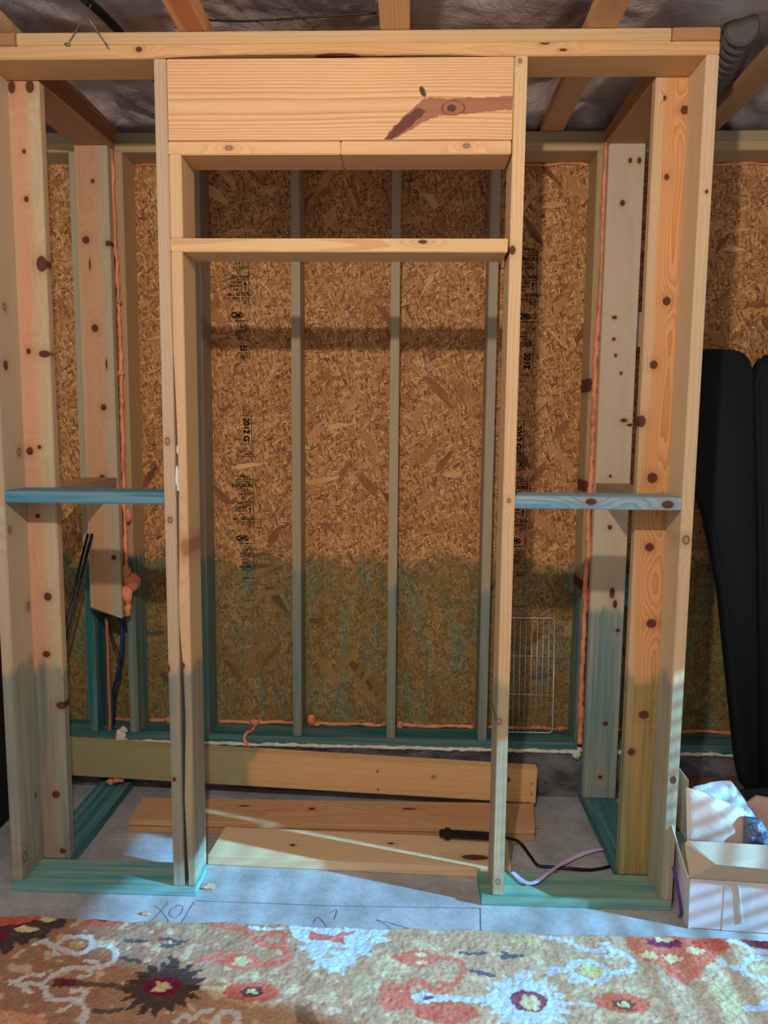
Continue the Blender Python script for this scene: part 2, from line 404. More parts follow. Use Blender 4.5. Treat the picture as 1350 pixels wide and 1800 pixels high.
rows = [('t', 'WALL', .018), ('t', 'RATED SHEATHING', .010), ('t', 'SIZED FOR SPACING', .010), ('t', 'EXPOSURE 1', .022), ('t', '- 3 8 5 -', .018), ('line', '', .004), ('t', 'THICKNESS', .012),
        ('t', 'PS 2-10', .010), ('t', '24/16', .012), ('t', 'CAUTION', .018), ('line', '', .004), ('arrow', ('THIS SIDE', 'STRENGTH', 'AXIS'), .050), ('line', '', .004),
        ('t', 'MILL 385 RATED', .016), ('t', 'PANEL 8135', .014), ('line', '', .006), ('tr', 'NET', .012), ('gap', '', .026), ('oval', 'QMS', .040), ('tr', 'PERFORMANCE', .009), ('gap', '', .006),
        ('tr', '7/16 CAT', .010), ('line', '', .004), ('tr', 'PRP 108', .011), ('line', '', .005), ('t', 'ROOF 24', .013), ('t', 'WALL 16', .013), ('t', 'SPAN', .012), ('line', '', .004)]
stamp(-.700, 2.372, rows=rows + [('gap', '', .02), ('tr', 'LIT', .03), ('line', '', .01), ('tr', 'CAT', .02)])
stamp(-.688, 1.655, rows=[('side', '2012 G', .125), ('gap', '', .03), ('line', '', .004), ('tr', 'nord', .018), ('line', '', .006), ('gap', '', .05)])
stamp(-.690, 1.395, rows=rows + [('t', 'HFHA', .014), ('t', 'AIS-1403', .016), ('line', '', .010), ('gap', '', .03), ('line', '', .01), ('gap', '', .09), ('line', '', .012)])
stamp(.533, 2.372, w_=.08, rows=rows + [('t', 'CODE', .02), ('side', '2012', .12)])
stamp(.520, 1.40, w_=.08, rows=rows + [('gap', '', .03), ('line', '', .01), ('tr', 'EDGE', .014), ('gap', '', .05), ('line', '', .01), ('gap', '', .07), ('line', '', .01)])
stamp(.505, 1.64, w_=.07, rows=[('side', '2012 G', .14), ('gap', '', .03), ('line', '', .006), ('tr', 'A', .03), ('line', '', .006)])

# spray foam beads stuck to the wall
def bead(pts, r, mat=MF, blobs=(), label=None, parent=wall, n=10, seed=0, flat=None):
    bm = bmesh.new(); P = catmull(pts, n)
    P = [p_ + Vector((noise.noise(p_ * 25 + Vector((seed, 0, 0))), 0, noise.noise(p_ * 25 + Vector((9, seed, 0))))) * r * .5 for p_ in P]
    tube(bm, P, r, 8, lambda i, q: max(.35, 1 + .55 * noise.noise(q * 60 + Vector((seed, 1, 2)))), flat)
    for c, rr, sq in blobs: blob(bm, c, rr, sq)
    o = obj('foam_bead', bm, mat, parent, True)
    if label: o['label'] = label
    return o
zf = ZC + W + .006; yf = YO - .006
S = [-1.387, -1.204, -.886, -.4767, -.0645, .3359, .757, 1.075, 1.62]
for i, (a, b) in enumerate(zip(S, S[1:])):
    a2, b2 = a + W / 2 + .006, b - W / 2 - .006
    if i in (0,): a2 += .0
    n = max(3, int((b2 - a2) / .06))
    bl = []
    if i == 1: bl = [((a2 + .09, yf - .004, zf + .004), .016, (1.2, 1, 1))]
    if i == 2: bl = [((a2 + .17, yf - .01, zf + .004), .016, (1.5, 1, .9))]
    if i == 3: bl = [((a2 + .02, yf - .012, zf + .02), .02, (.9, .8, 1.4)), ((a2 + .045, yf - .012, zf), .012, (1.6, 1, .8))]
    if i == 4: bl = [((a2 + .012, yf - .01, zf + .006), .015, (.9, 1, 1.3))]
    if i == 5: bl = [((b2 - .03, yf - .008, zf + .004), .014, (1.3, 1, 1))]
    pts = [(a2 + (b2 - a2) * k / n, yf, zf + .002 * math.sin(k * 2.1)) for k in range(n + 1)]
    bead(pts, .0085, blobs=bl, seed=i, n=8)
    pts = [(a2 + (b2 - a2) * k / n, yf + .002, ZT - .006 + .003 * math.sin(k * 1.7)) for k in range(n + 1)]
    bead(pts, .006, seed=i + 20, n=8)
# cream foam line under the bottom plate
pts = [(XM0 + .05 + k * .06, YB - .004, ZC - .002 + .004 * noise.noise(Vector((k * .7, 3, 0)))) for k in range(61)]
bead(pts, .0085, MW, label='cream foam line along concrete curb', n=5, seed=40, blobs=[((-1.262, YB - .012, ZC + .03), .022, (1, .8, 1.3)), ((-1.248, YB - .012, ZC + .055), .014, (1.3, .8, 1)), ((-1.255, YB - .012, ZC + .004), .017, (1.1, .8, 1))])
# wire tied through the plate, with foam, and its nail plate
bead([(-.675, YO - .02, zf), (-.69, YB + .05, zf - .004), (-.705, YB + .012, zf - .002), (-.71, YB - .006, ZC + .02), (-.688, YB - .012, ZC - .01)], .0065, seed=50)

# rear seam beads belong to the side walls (below)

# ---------------------------------------------------------------- ceiling: plastic covered insulation with flat chords
bm = bmesh.new(); nx, ny = 170, 120
x0, x1, y0, y1 = -2.2, 2.2, -1.6, .93
chords = [-1.27, -.665, -.058, .555, 1.165, 1.775]
grid = []
for j in range(ny + 1):
    row = []
    for i in range(nx + 1):
        x = x0 + (x1 - x0) * i / nx; y = y0 + (y1 - y0) * j / ny
        dmin = min(abs(x - c) for c in chords); sag = min(1, dmin / .28)
        z = 2.93 - .045 * math.sin(min(1, sag) * math.pi / 2)
        z += .035 * noise.noise(Vector((x * 3.1, y * 3.1, 0))) + .020 * abs(noise.noise(Vector((x * 9, y * 7, 4)))) + .007 * noise.noise(Vector((x * 30, y * 26, 9)))
        if y > .55: z -= (y - .55) * .30 * (.5 + abs(noise.noise(Vector((x * 5, y * 5, 7)))) * 1.6)
        row.append(bm.verts.new((x, y, max(z, 2.795 if y > .75 and dmin > .06 else 2.832))))
    grid.append(row)
    if y0 + (y1 - y0) * j / ny > .87:
        for v_ in row: v_.co.z = 2.788
for j in range(ny):
    for i in range(nx): bm.faces.new((grid[j][i], grid[j][i + 1], grid[j + 1][i + 1], grid[j + 1][i]))
bmesh.ops.reverse_faces(bm, faces=bm.faces)
ret = bmesh.ops.solidify(bm, geom=bm.faces[:], thickness=.004)
ceil = tag(obj('ceiling', bm, M_PLASTIC, smooth=True), 'insulated ceiling under crinkled grey plastic', kind='structure')
for k, c in enumerate(chords):
    m = wood('ceiling_chord_wood', 'y', [(214, 168, 120), (224, 164, 116), (232, 186, 128), (216, 166, 116), (190, 146, 104), (190, 146, 104)][k], heart=(206, 128, 84) if k == 1 else None,
             c0=(c, 2.80 - (.02 if k != 4 else .06)), hr=.03, freq=150, ring=.55, seed=30 + k, face='z')
    board('ceiling_joist', (c - .0445, -1.2, 2.79), (c + .0445, .95, 2.828), m, ceil)
bm = bmesh.new(); tube(bm, catmull([(-1.035, -1.1, 2.815), (-1.0, -.3, 2.84), (-.94, .12, 2.852), (-.93, .8, 2.86)], 8), .014, 10)
tag(obj('black_pipe', bm, M_BLACKP, smooth=True), 'black pipe running overhead at the left of the ceiling', 'pipe')
bm = bmesh.new(); tube(bm, catmull([(-0.650, 0.060, 2.852), (-0.523, 0.060, 2.847), (-0.329, 0.060, 2.856), (-0.116, 0.060, 2.867)], 8), .0028, 6)
tag(obj('ceiling_cable', bm, M_BLACKP, smooth=True), 'thin black cable strung across ceiling between two joists', 'cable')
bm = bmesh.new()
tube(bm, catmull([(-1.053, -0.004, 2.747), (-1.043, -0.006, 2.760), (-1.004, -0.020, 2.801), (-0.964, -0.050, 2.825), (-0.952, -0.060, 2.835), (-0.961, -0.050, 2.850)], 5), .0016, 6)
tube(bm, catmull([(-0.975, -0.030, 2.817), (-0.969, -0.020, 2.809), (-0.947, -0.008, 2.776), (-0.922, -0.004, 2.739)], 5), .0016, 6)
tube(bm, [(-1.058, -0.004, 2.755), (-1.042, -0.004, 2.751)], .003, 6); tube(bm, [(-0.932, -0.004, 2.754), (-0.926, -0.004, 2.744)], .003, 6)
tag(obj('hanger_wire', bm, M_WIRE, smooth=True), 'twisted wire hook looped over top plate at upper left', 'wire')
# ribbed duct above right joist
bm = bmesh.new(); P = [Vector((1.03, .16, 2.868)) + Vector((.12, .56, -.01)) * (k / 60) * 1 for k in range(61)]
tube(bm, P, .046, 18, lambda i, q: 1 + .16 * math.sin(i * 1.3))
tag(obj('flexible_duct', bm, plain('grey_duct_plastic', (98, 88, 84), .5), smooth=False), 'short ribbed grey duct lying above the right ceiling joist', 'duct')

# ---------------------------------------------------------------- front wall frame of the closet
FR = empty('front_wall_frame', (-.22, .07, 0), 'bare pine stud frame with header and open doorway facing the room', 'wall frame')
K1 = -.789; K2 = .339
def kn(lst, r=(.013, .010), which='z', kind=0):
    out = []
    for q in lst:
        c = q[0]; a, b = (q[1] if len(q) > 1 else r); kd_ = q[2] if len(q) > 2 else kind
        if which == 'zy': out.append((c[2], c[0], a, b, kd_))      # upright board, wide face to the room
        elif which == 'zx': out.append((c[2], c[1], a, b, kd_))    # upright board, face to the side
        else: out.append((c[0], c[2], a, b, kd_))                  # lying board
    return out
m = wood('top_plate_wood', 'x', (228, 178, 122), c0=(2.6, .2), heart=(222, 152, 108), hr=.12, ring=.35, seed=41, knots=kn([((-0.833, 0.000, 2.739), (.010, .008)), ((0.388, 0.000, 2.750), (.016, .006)), ((0.443, 0.000, 2.729), (.012, .004)), ((-0.236, 0.000, 2.715), (.082, .011)), ((-0.370, 0.000, 2.713), (.045, .007)), ((-0.048, 0.000, 2.713), (.085, .006))]))
def wane(c):
    # bark edge: the lower front edge of the plate is missing between the studs
    if c.y < .02 and c.z < ZT + .006:
        t = (c.x + .45) / .36; t2 = (c.x - .02) / .22
        e = max(0, 1 - t * t) * .012 + max(0, 1 - t2 * t2) * .007
        c.z += e; c.y += e * .3
board('top_plate', (XL, 0, ZT), (XR, D, ZT + W), m, FR, 'lower top plate with a dark bark edge', fn=wane, cuts=(0, 90))
m = wood('upper_plate_wood', 'x', (216, 178, 128), c0=(2.9, .1), ring=.3, seed=42)
board('top_plate', (XL + D + .003, 0, ZT + W), (XR - D - .003, D, H), m, FR)
bm = box_bm((-.56, .012, ZT + .001), (-.26, .05, ZT + .008), .002)
mp = wood('left_bottom_plate_wood', 'x', (186, 196, 172), c0=(.1, .05), stain=3, stain_amt=.62, teal=s2l((56, 142, 146)), seed=43)
board('bottom_plate', (XL, 0, 0), (-.7125, D, W), mp, FR, 'teal treated bottom plate')
mp = wood('right_bottom_plate_wood', 'x', (186, 196, 160), c0=(.0, .1), stain=3, stain_amt=.58, teal=s2l((60, 134, 126)), seed=44)
board('bottom_plate', (.263, 0, 0), (XR, D, W), mp, FR, 'teal treated bottom plate')
bm.free()
def vboard(name, x0, x1, y0, y1, z0, z1, mat, parent, label=None, fn=None, cuts=None):
    return board(name, (x0, y0, z0), (x1, y1, z1), mat, parent, label, fn=fn, cuts=cuts)
m = wood('left_outer_stud_wood', 'z', (206, 184, 152), c0=(XL + .02, .22), heart=None, ring=.35, freq=90, seed=45, stain=.80, stain_amt=.40, face='x',
         knots=kn([((-1.314, 0.056, 1.984), (.013,.012), 1), ((-1.314, 0.046, 1.798), (.016,.014)), ((-1.314, 0.107, 1.514), (.015,.013), 1), ((-1.314, 0.023, 1.262), (.012,.011), 1), ((-1.314, 0.120, 0.979), (.017,.012), 1), ((-1.315, 0.112, 0.294), (.010,.007)), ((-1.314, 0.021, 0.116), (.02,.014), 1)], which='zx'))
vboard('stud', XL, XL + W, 0, D, W, ZT, m, FR)
m = wood('left_king_stud_wood', 'z', (208, 178, 146), c0=(-.6, -.1), ring=.25, freq=90, seed=46, stain=.80, stain_amt=.42,
         knots=kn([((-0.774, 0.000, 1.558), (.013, .008), 1), ((-0.771, 0.000, 1.304), (.011, .008), 1), ((-0.789, 0.000, 0.808), (.012, .006)), ((-0.778, 0.000, 0.422), (.008, .007))], which='zy'))
vboard('king_stud', K1, K1 + W, 0, D, W, ZT, m, FR)
m = wood('right_king_stud_wood', 'z', (232, 194, 146), c0=(.5, -.06), ring=.35, freq=80, seed=47, stain=.77, stain_amt=.34,
         knots=kn([((0.316, 0.000, 2.699), (.007, .006), 1), ((0.309, 0.000, 2.152), (.014, .010)), ((0.319, 0.000, 1.381), (.008, .006), 1), ((0.307, 0.000, 0.650), (.011, .010), 1), ((0.318, 0.000, 0.087), (.010, .009), 1)], which='zy'))
vboard('king_stud', K2 - W, K2, 0, D, W, ZT, m, FR)
m = wood('right_outer_stud_wood', 'z', (224, 192, 150), c0=(1.1, .3), ring=.25, freq=90, seed=48, stain=.80, stain_amt=.36, face='y',
         knots=kn([((0.887, 0.000, 2.324), (.006, .005)), ((0.883, 0.000, 1.262), (.015, .012), 1), ((0.884, 0.000, 0.462), (.014, .011)), ], which='zy'))
vboard('stud', XR - W, XR, 0, D, W, ZT, m, FR)
# jack pieces on the left: short one above the sill, bowed long one below
ZSb, ZSt = 2.146, 2.187
m = wood('upper_jack_wood', 'z', YEL, c0=(-.5, .3), ring=.25, seed=49, knots=[])
vboard('jack_stud', K1 + W + .0015, -.7105, 0, D, ZSt, 2.434, m, FR, 'short jack stud between sill and header')
def bow(c):
    if c.x < -.735:
        z = c.z; e = 0
        if .35 < z < .95: e += .013 * math.sin((z - .35) / .6 * math.pi)
        if 1.05 < z < 1.85: e += .008 * math.sin((z - 1.05) / .8 * math.pi) ** 1
        if z < .5: e += .010 * min(1, z / .05) * (1 - z / .5) * 1.4
        c.x += e + .001
m = wood('lower_jack_wood', 'z', YEL, c0=(-.66, .35), ring=.28, seed=50, stain=.82, stain_amt=.45, knots=kn([((-0.723, 0.000, 1.215), (.030, .018), 2), ((-0.739, 0.000, 0.818), (.01, .006))], which='zy'))
vboard('jack_stud', K1 + W + .001, -.7125, 0, D, W, ZSb, m, FR, 'bowed jack stud with a dark gap beside it', fn=bow, cuts=(2, 90))
bm = bmesh.new()
for y0_, y1_, x_ in ((783, 800, 311), (820, 866, 312)):
    a_, b_ = (-0.745, 0.004, 1.545) if y0_ == 783 else (-0.746, 0.004, 1.478), (-0.745, 0.004, 1.514) if y0_ == 783 else (-0.746, 0.004, 1.393)
    blob(bm, ((a_[0] + b_[0]) / 2, .012, (a_[2] + b_[2]) / 2), (a_[2] - b_[2]) / 2, (.16 if y0_ == 820 else .3, .3, 1), .35)
obj('shim', bm, plain('white_shim', (236, 232, 226), .6), FR, True)['label'] = 'white shim in the gap'
# sill and header
m = wood('sill_wood', 'x', (236, 190, 138), c0=(2.19, .3), ring=.5, freq=140, seed=51, knots=kn([((0.034, 0.000, 2.177), (.014, .006))]))
board('sill', (K1 + W + .001, 0, ZSb), (K2 - W - .006, D, ZSt), m, FR)
m = wood('header_plate_wood', 'x', (238, 190, 136), c0=(2.5, .25), ring=.35, freq=120, seed=52, knots=kn([((-0.563, 0.000, 2.454), (.012, .007), 1), ((0.162, 0.000, 2.458), (.010, .007), 1)]))
board('header_plate', (K1 + W + .001, 0, 2.434), (.301 - .238 - .283, D, 2.473), m, FR)
board('header_plate', (.301 - .238 - .282, 0, 2.434), (.301 - .004, D, 2.473), m, FR)
# header board with a painted-in resin streak (vertex mask, the board's own figure)
hx0, hx1, hz0, hz1 = K1 + W + .002, .301 - .002, 2.4745, ZT - .0015
bm = box_bm((hx0, 0, hz0), (hx1, W, hz1), .002, 2)
bm2 = bmesh.new(); nx, nz = 360, 80
vs = [[bm2.verts.new((hx0 + .002 + (hx1 - hx0 - .004) * i / nx, -.0004, hz0 + .002 + (hz1 - hz0 - .004) * j / nz)) for i in range(nx + 1)] for j in range(nz + 1)]
for j in range(nz):
    for i in range(nx): bm2.faces.new((vs[j][i], vs[j][i + 1], vs[j + 1][i + 1], vs[j + 1][i]))
tmp = bpy.data.meshes.new('tmp'); bm2.to_mesh(tmp); bm2.free(); bm.from_mesh(tmp); bpy.data.meshes.remove(tmp)
lay = bm.verts.layers.float_vector.new('mark')
def inpoly(x, y, P):
    c = False; j = len(P) - 1
    for i in range(len(P)):
        if (P[i][1] > y) != (P[j][1] > y) and x < (P[j][0] - P[i][0]) * (y - P[i][1]) / (P[j][1] - P[i][1]) + P[i][0]: c = not c
        j = i
    return c
streak = [(p[0], p[2]) for p in ((-0.090, 0.000, 2.476), (-0.062, 0.000, 2.510), (-0.025, 0.000, 2.546), (0.011, 0.000, 2.577), (0.036, 0.000, 2.596), (0.091, 0.000, 2.594), (0.159, 0.000, 2.595), (0.227, 0.000, 2.595), (0.303, 0.000, 2.603), (0.305, 0.000, 2.562), (0.228, 0.000, 2.556), (0.143, 0.000, 2.548), (0.083, 0.000, 2.545), (0.040, 0.000, 2.531), (-0.007, 0.000, 2.505), (-0.045, 0.000, 2.484), (-0.066, 0.000, 2.474))]
darkp = [(p[0], p[2]) for p in ((-0.086, 0.000, 2.476), (-0.054, 0.000, 2.515), (-0.020, 0.000, 2.547), (0.014, 0.000, 2.567), (0.037, 0.000, 2.562), (0.023, 0.000, 2.542), (-0.007, 0.000, 2.515), (-0.045, 0.000, 2.489), (-0.069, 0.000, 2.474))]
kk = [((0.027, 0.000, 2.614), .010, .014, 0.5), ((0.120, 0.000, 2.566), .018, .013, 0)]
for v in bm.verts:
    x, z = v.co.x + .004 * noise.noise(v.co * 60), v.co.z + .004 * noise.noise(v.co * 60 + Vector((5, 5, 5)))
    a = 1.0 if inpoly(x, z, streak) else 0.0; b = 1.0 if inpoly(x, z, darkp) else 0.0; d = 0.0
    q = kk[0]; t = ((v.co.x - q[0][0]) / .010) ** 2 + ((v.co.z - q[0][2] + (v.co.x - q[0][0]) * .8) / .013) ** 2
    if t < 1: d = 1.0
    q = kk[1]; t = ((v.co.x - q[0][0]) / .036) ** 2 + ((v.co.z - q[0][2]) / .022) ** 2
    if .75 < t < 1: b = .9
    t = ((v.co.x - q[0][0] + .005) / .014) ** 2 + ((v.co.z - q[0][2]) / .011) ** 2
    if t < 1: d = .8
    v[lay] = Vector((a, b, d))
m = wood('header_wood', 'x', (240, 194, 142), late=(200, 130, 72), c0=(2.575, .075), ring=.85, freq=150, warp=.02, seed=53, mark=True,
         knots=[])
o = obj('header', bm, m, FR); o['label'] = 'wide header board with a dark resin streak and knot'
board('header', (hx0, D - W, hz0), (hx1, D, hz1), m, FR)
# mid blocks
m = wood('left_block_wood', 'x', (170, 190, 180), late=(30, 80, 100), c0=(1.38, .1), ring=.75, freq=230, warp=.012, seed=54, stain=3, stain_amt=.62, teal=s2l((44, 120, 146)))
board('blocking', (XL + W, 0, 1.354), (K1, D, 1.393), m, FR, 'blue stained blocking')
m = wood('right_block_wood', 'x', (206, 212, 200), late=(60, 120, 140), c0=(1.37, .12), ring=.7, freq=170, warp=.06, seed=55, stain=3, stain_amt=.48, teal=s2l((70, 140, 172)),
         knots=kn([((0.579, 0.000, 1.380), (.018, .011)), ((0.820, 0.000, 1.374), (.019, .013))]))
board('blocking', (K2, 0, 1.356), (XR - W, D, 1.397), m, FR, 'pale blue stained blocking with two dark knots')

# ---------------------------------------------------------------- side wall frames
def side(x0, nm_label, studm, rearm, cut, platem, blockm, tp):
    S_ = empty('side_wall_frame', (x0 + D / 2, .45, 0), nm_label, 'wall frame', 'side wall frames')
    x1 = x0 + D
    board('bottom_plate', (x0, D + .001, 0), (x1, YB - .005, W), platem, S_, 'teal treated bottom plate')
    board('top_plate', (x0, D + .001, ZT), (x1, YB - .002, ZT + W), tp, S_)
    board('top_plate', (x0, -.0, ZT + W + .001), (x1, YB - .002, H + .001), tp, S_, 'upper top plate with end grain toward the room')
    board('stud', (x0, D + .001, W), (x1, D + W, ZT), studm, S_)
    if cut:
        bm = box_bm((x0 + .004, .695, .80), (x1 - .001, .695 + W, ZT), .002)
        for v in bm.verts:
            if v.co.z < .82: v.co.z += (x1 - v.co.x) / D * .028 - .012 + (.02 if v.co.x < x0 + .02 and v.co.y < .71 else 0)
        obj('stud', bm, rearm, S_)['label'] = 'rear stud cut off above the floor'
    else:
        board('stud', (x0, .695, W), (x1, .695 + W, ZT), rearm, S_)
    board('blocking', (x0 + .002, D + W, 1.352), (x1 - .004, .695, 1.390), blockm, S_)
    return S_
tpw = wood('side_top_plate_wood', 'y', (178, 132, 92), c0=(-1.3, 2.75), ring=.3, freq=100, seed=60, face='z')
pinkm = wood('left_side_stud_wood', 'z', (210, 186, 148), heart=(224, 160, 122), late=(196, 120, 84), c0=(-1.288, .24), hr=.105, ring=.22, freq=60, warp=.02, seed=61, stain=.76, stain_amt=.5,
    knots=kn([((-1.303, 0.140, 2.694), (.02,.012)), ((-1.243, 0.140, 2.695), (.02,.014)), ((-1.271, 0.140, 2.495), (.008,.006)), ((-1.270, 0.140, 2.345), (.010,.008)), ((-1.228, 0.140, 2.138), (.026,.018)), ((-1.285, 0.140, 1.853), (.010,.008)), ((-1.231, 0.140, 1.844), (.012,.02)), ((-1.296, 0.140, 1.517), (.014,.012)), ((-1.262, 0.140, 1.531), (.007,.007)), ((-1.278, 0.140, 1.294), (.008,.008)), ((-1.255, 0.140, 1.010), (.015,.014)), ((-1.269, 0.140, 0.803), (.012,.014)), ((-1.256, 0.140, 0.283), (.014,.014)), ((-1.222, 0.140, 0.617), (.014,.02)), ((-1.240, 0.140, 0.068), (.010,.012))], which='zy'))
rearL = wood('left_rear_stud_wood', 'z', (198, 180, 148), heart=(216, 166, 122), c0=(-1.30, .78), hr=.10, ring=.2, freq=55, warp=.03, seed=62, stain=.78, stain_amt=.6,
    knots=kn([((-1.277, 0.695, 2.576), (.009,.008)), ((-1.313, 0.695, 2.348), (.015,.015)), ((-1.222, 0.695, 2.335), (.012,.012)), ((-1.288, 0.695, 2.000), (.016,.014)), ((-1.263, 0.695, 1.680), (.013,.012)), ((-1.278, 0.695, 1.388), (.014,.012)), ((-1.240, 0.695, 1.052), (.011,.011)), ((-1.245, 0.695, 1.856), (.022,.004)), ((-1.300, 0.695, 2.252), (.022,.004))], which='zy'))
platel = wood('left_side_plate_wood', 'y', (150, 172, 160), c0=(-1.4, .1), ring=.35, seed=63, stain=3, stain_amt=.66, teal=s2l((34, 110, 116)), face='z')
blkl = wood('side_block_wood', 'y', (176, 150, 120), c0=(-1.3, 1.5), ring=.25, seed=64, face='z')
SL = side(XL, 'left side wall frame with pinkish front stud and foam covered rear stud', pinkm, rearL, True, platel, blkl, tpw)
orgm = wood('right_side_stud_wood', 'z', (222, 190, 146), heart=(226, 168, 110), late=(186, 106, 54), c0=(.845, .10), hr=.075, ring=.7, freq=190, warp=.035, seed=65, stain=.76, stain_amt=.55, teal=s2l((104, 112, 62)),
    knots=kn([((0.793, 0.140, 2.650), (.008,.005)), ((0.857, 0.140, 2.614), (.014,.013)), ((0.811, 0.140, 2.411), (.010,.008)), ((0.831, 0.140, 2.025), (.014,.013)), ((0.799, 0.140, 1.821), (.014,.013)), ((0.769, 0.140, 1.636), (.02,.013)), ((0.813, 0.140, 1.449), (.018,.017)), ((0.815, 0.140, 1.215), (.015,.015)), ((0.834, 0.140, 0.952), (.016,.017)), ((0.824, 0.140, 0.628), (.015,.018)), ((0.788, 0.140, 0.493), (.013,.013))], which='zy'))
rearR = wood('right_rear_stud_wood', 'z', (216, 194, 162), c0=(.8, .95), ring=.16, freq=60, seed=66, stain=.86, stain_amt=.55, teal=s2l((70, 130, 128)),
    knots=kn([((0.846, 0.695, 2.649), (.010,.008)), ((0.881, 0.695, 2.649), (.012,.008)), ((0.823, 0.695, 2.490), (.012,.010)), ((0.811, 0.695, 2.052), (.007,.010)), ((0.812, 0.695, 1.967), (.007,.007)), ((0.822, 0.695, 1.903), (.007,.006)), ((0.847, 0.695, 1.833), (.007,.006)), ((0.867, 0.695, 1.645), (.008,.014)), ((0.891, 0.695, 1.627), (.006,.012)), ((0.822, 0.695, 1.419), (.006,.006)), ((0.829, 0.695, 1.209), (.010,.009)), ((0.850, 0.695, 0.935), (.024,.011)), ((0.864, 0.695, 0.887), (.018,.009)), ((0.880, 0.695, 0.776), (.008,.010)), ((0.846, 0.695, 0.370), (.010,.011)), ((0.834, 0.695, 0.132), (.009,.009))], which='zy'))
plater = wood('right_side_plate_wood', 'y', (150, 172, 160), c0=(.7, .1), ring=.3, seed=67, stain=3, stain_amt=.66, teal=s2l((38, 106, 110)), face='z')
tpw2 = wood('side_top_plate_wood', 'y', (190, 138, 92), c0=(.8, 2.76), ring=.3, freq=140, seed=68, face='z')
SR = side(XR - D, 'right side wall frame with orange streaked knotty front stud', orgm, rearR, False, plater, blkl, tpw2)
# foam in the rear seams
bead([(-1.214, 0.740, 2.713), (-1.212, 0.740, 2.497), (-1.208, 0.740, 2.250), (-1.205, 0.740, 2.045), (-1.203, 0.740, 1.813), (-1.205, 0.740, 1.578), (-1.207, 0.740, 1.362), (-1.203, 0.735, 1.266), (-1.201, 0.730, 1.120), (-1.201, 0.725, 0.973), (-1.197, 0.720, 0.875), (-1.202, 0.720, 0.796)], .0085, parent=SL, seed=70, n=14,
     blobs=[((-1.199, 0.735, 2.113), .010, (1, 1, 1)), ((-1.200, 0.735, 1.825), .013, (1, 1, 1.2)), ((-1.188, 0.730, 1.230), .014, (1, .8, 2)), ((-1.175, 0.720, 0.945), .034, (1, .8, 1)), ((-1.198, 0.720, 0.987), .020, (.9, .8, 2)), ((-1.195, 0.715, 0.889), .024, (.9, .8, 1.9)), ((-1.194, 0.715, 0.822), .017, (1, .8, 1.6))], label='long orange foam bead swelling near its lower end')
bead([(0.762, 0.740, 2.729), (0.761, 0.740, 2.561), (0.764, 0.740, 2.321), (0.762, 0.740, 2.143), (0.756, 0.740, 1.963), (0.756, 0.740, 1.735), (0.755, 0.735, 1.549), (0.753, 0.735, 1.385), (0.750, 0.735, 1.267), (0.754, 0.735, 1.123), (0.750, 0.735, 0.978), (0.750, 0.735, 0.782), (0.747, 0.730, 0.585), (0.749, 0.730, 0.409), (0.750, 0.730, 0.262)], .0105, parent=SR, seed=71, n=14,
     blobs=[((0.761, 0.735, 2.462), .012, (1, 1, 1)), ((0.752, 0.730, 1.654), .015, (1, .8, 2)), ((0.749, 0.735, 0.929), .015, (1, .8, 2.5)), ((0.751, 0.725, 0.399), .016, (1, .8, 2.4))], label='long orange foam bead in the rear seam')
bead([(0.692, 0.760, 0.214), (0.717, 0.760, 0.212), (0.740, 0.755, 0.210), (0.759, 0.750, 0.217)], .010, MW, parent=SR, seed=72, blobs=[((0.745, 0.750, 0.202), .017, (1, .8, 1)), ((0.756, 0.750, 0.228), .012, (1, .8, 1))])

# small blob of foam on the floor under the leaning board and cables in the left bay
bm = bmesh.new()
for q, r in (((-1.285, 0.700, 0.055), .016), ((-1.262, 0.700, 0.061), .014), ((-1.242, 0.700, 0.061), .010), ((-1.304, 0.710, 0.049), .009)): blob(bm, (q[0], q[1], max(q[2], .045)), r, (1.1, 1, .9))
tag(obj('foam_lump', bm, MF, smooth=True), 'orange foam lump on teal side plate under the leaning board', 'foam')
bm = bmesh.new(); tube(bm, catmull([(-1.320, 0.790, 0.768), (-1.319, 0.790, 0.652), (-1.320, 0.790, 0.471), (-1.319, 0.790, 0.340), (-1.320, 0.785, 0.249)], 8), .0075, 10)
tag(obj('copper_pipe', bm, plain('copper_coloured_plastic', (186, 110, 82), .45), smooth=True), 'thin copper coloured pipe rising behind the cut stud', 'pipe')
MBL = plain('blue_cable_sheath', (26, 62, 104), .45)
bm = bmesh.new(); tube(bm, catmull([(-1.261, 0.800, 0.767), (-1.255, 0.800, 0.702), (-1.264, 0.800, 0.599), (-1.285, 0.800, 0.494), (-1.303, 0.800, 0.415), (-1.308, 0.800, 0.336), (-1.319, 0.800, 0.243)], 8), .0085, 10)
tag(obj('blue_cable', bm, MBL, smooth=True), 'thick blue cable bending behind the cut stud', 'cable')
bm = bmesh.new(); tube(bm, catmull([(-1.310, 0.785, 0.782), (-1.302, 0.785, 0.718), (-1.277, 0.785, 0.629), (-1.261, 0.785, 0.578), (-1.268, 0.785, 0.513), (-1.292, 0.785, 0.473), (-1.301, 0.785, 0.434), (-1.293, 0.785, 0.382), (-1.303, 0.785, 0.289)], 8), .0032, 8)
tag(obj('black_cable', bm, M_BLACKP, smooth=True), 'thin black wire crossing in front of the thick blue cable', 'cable')

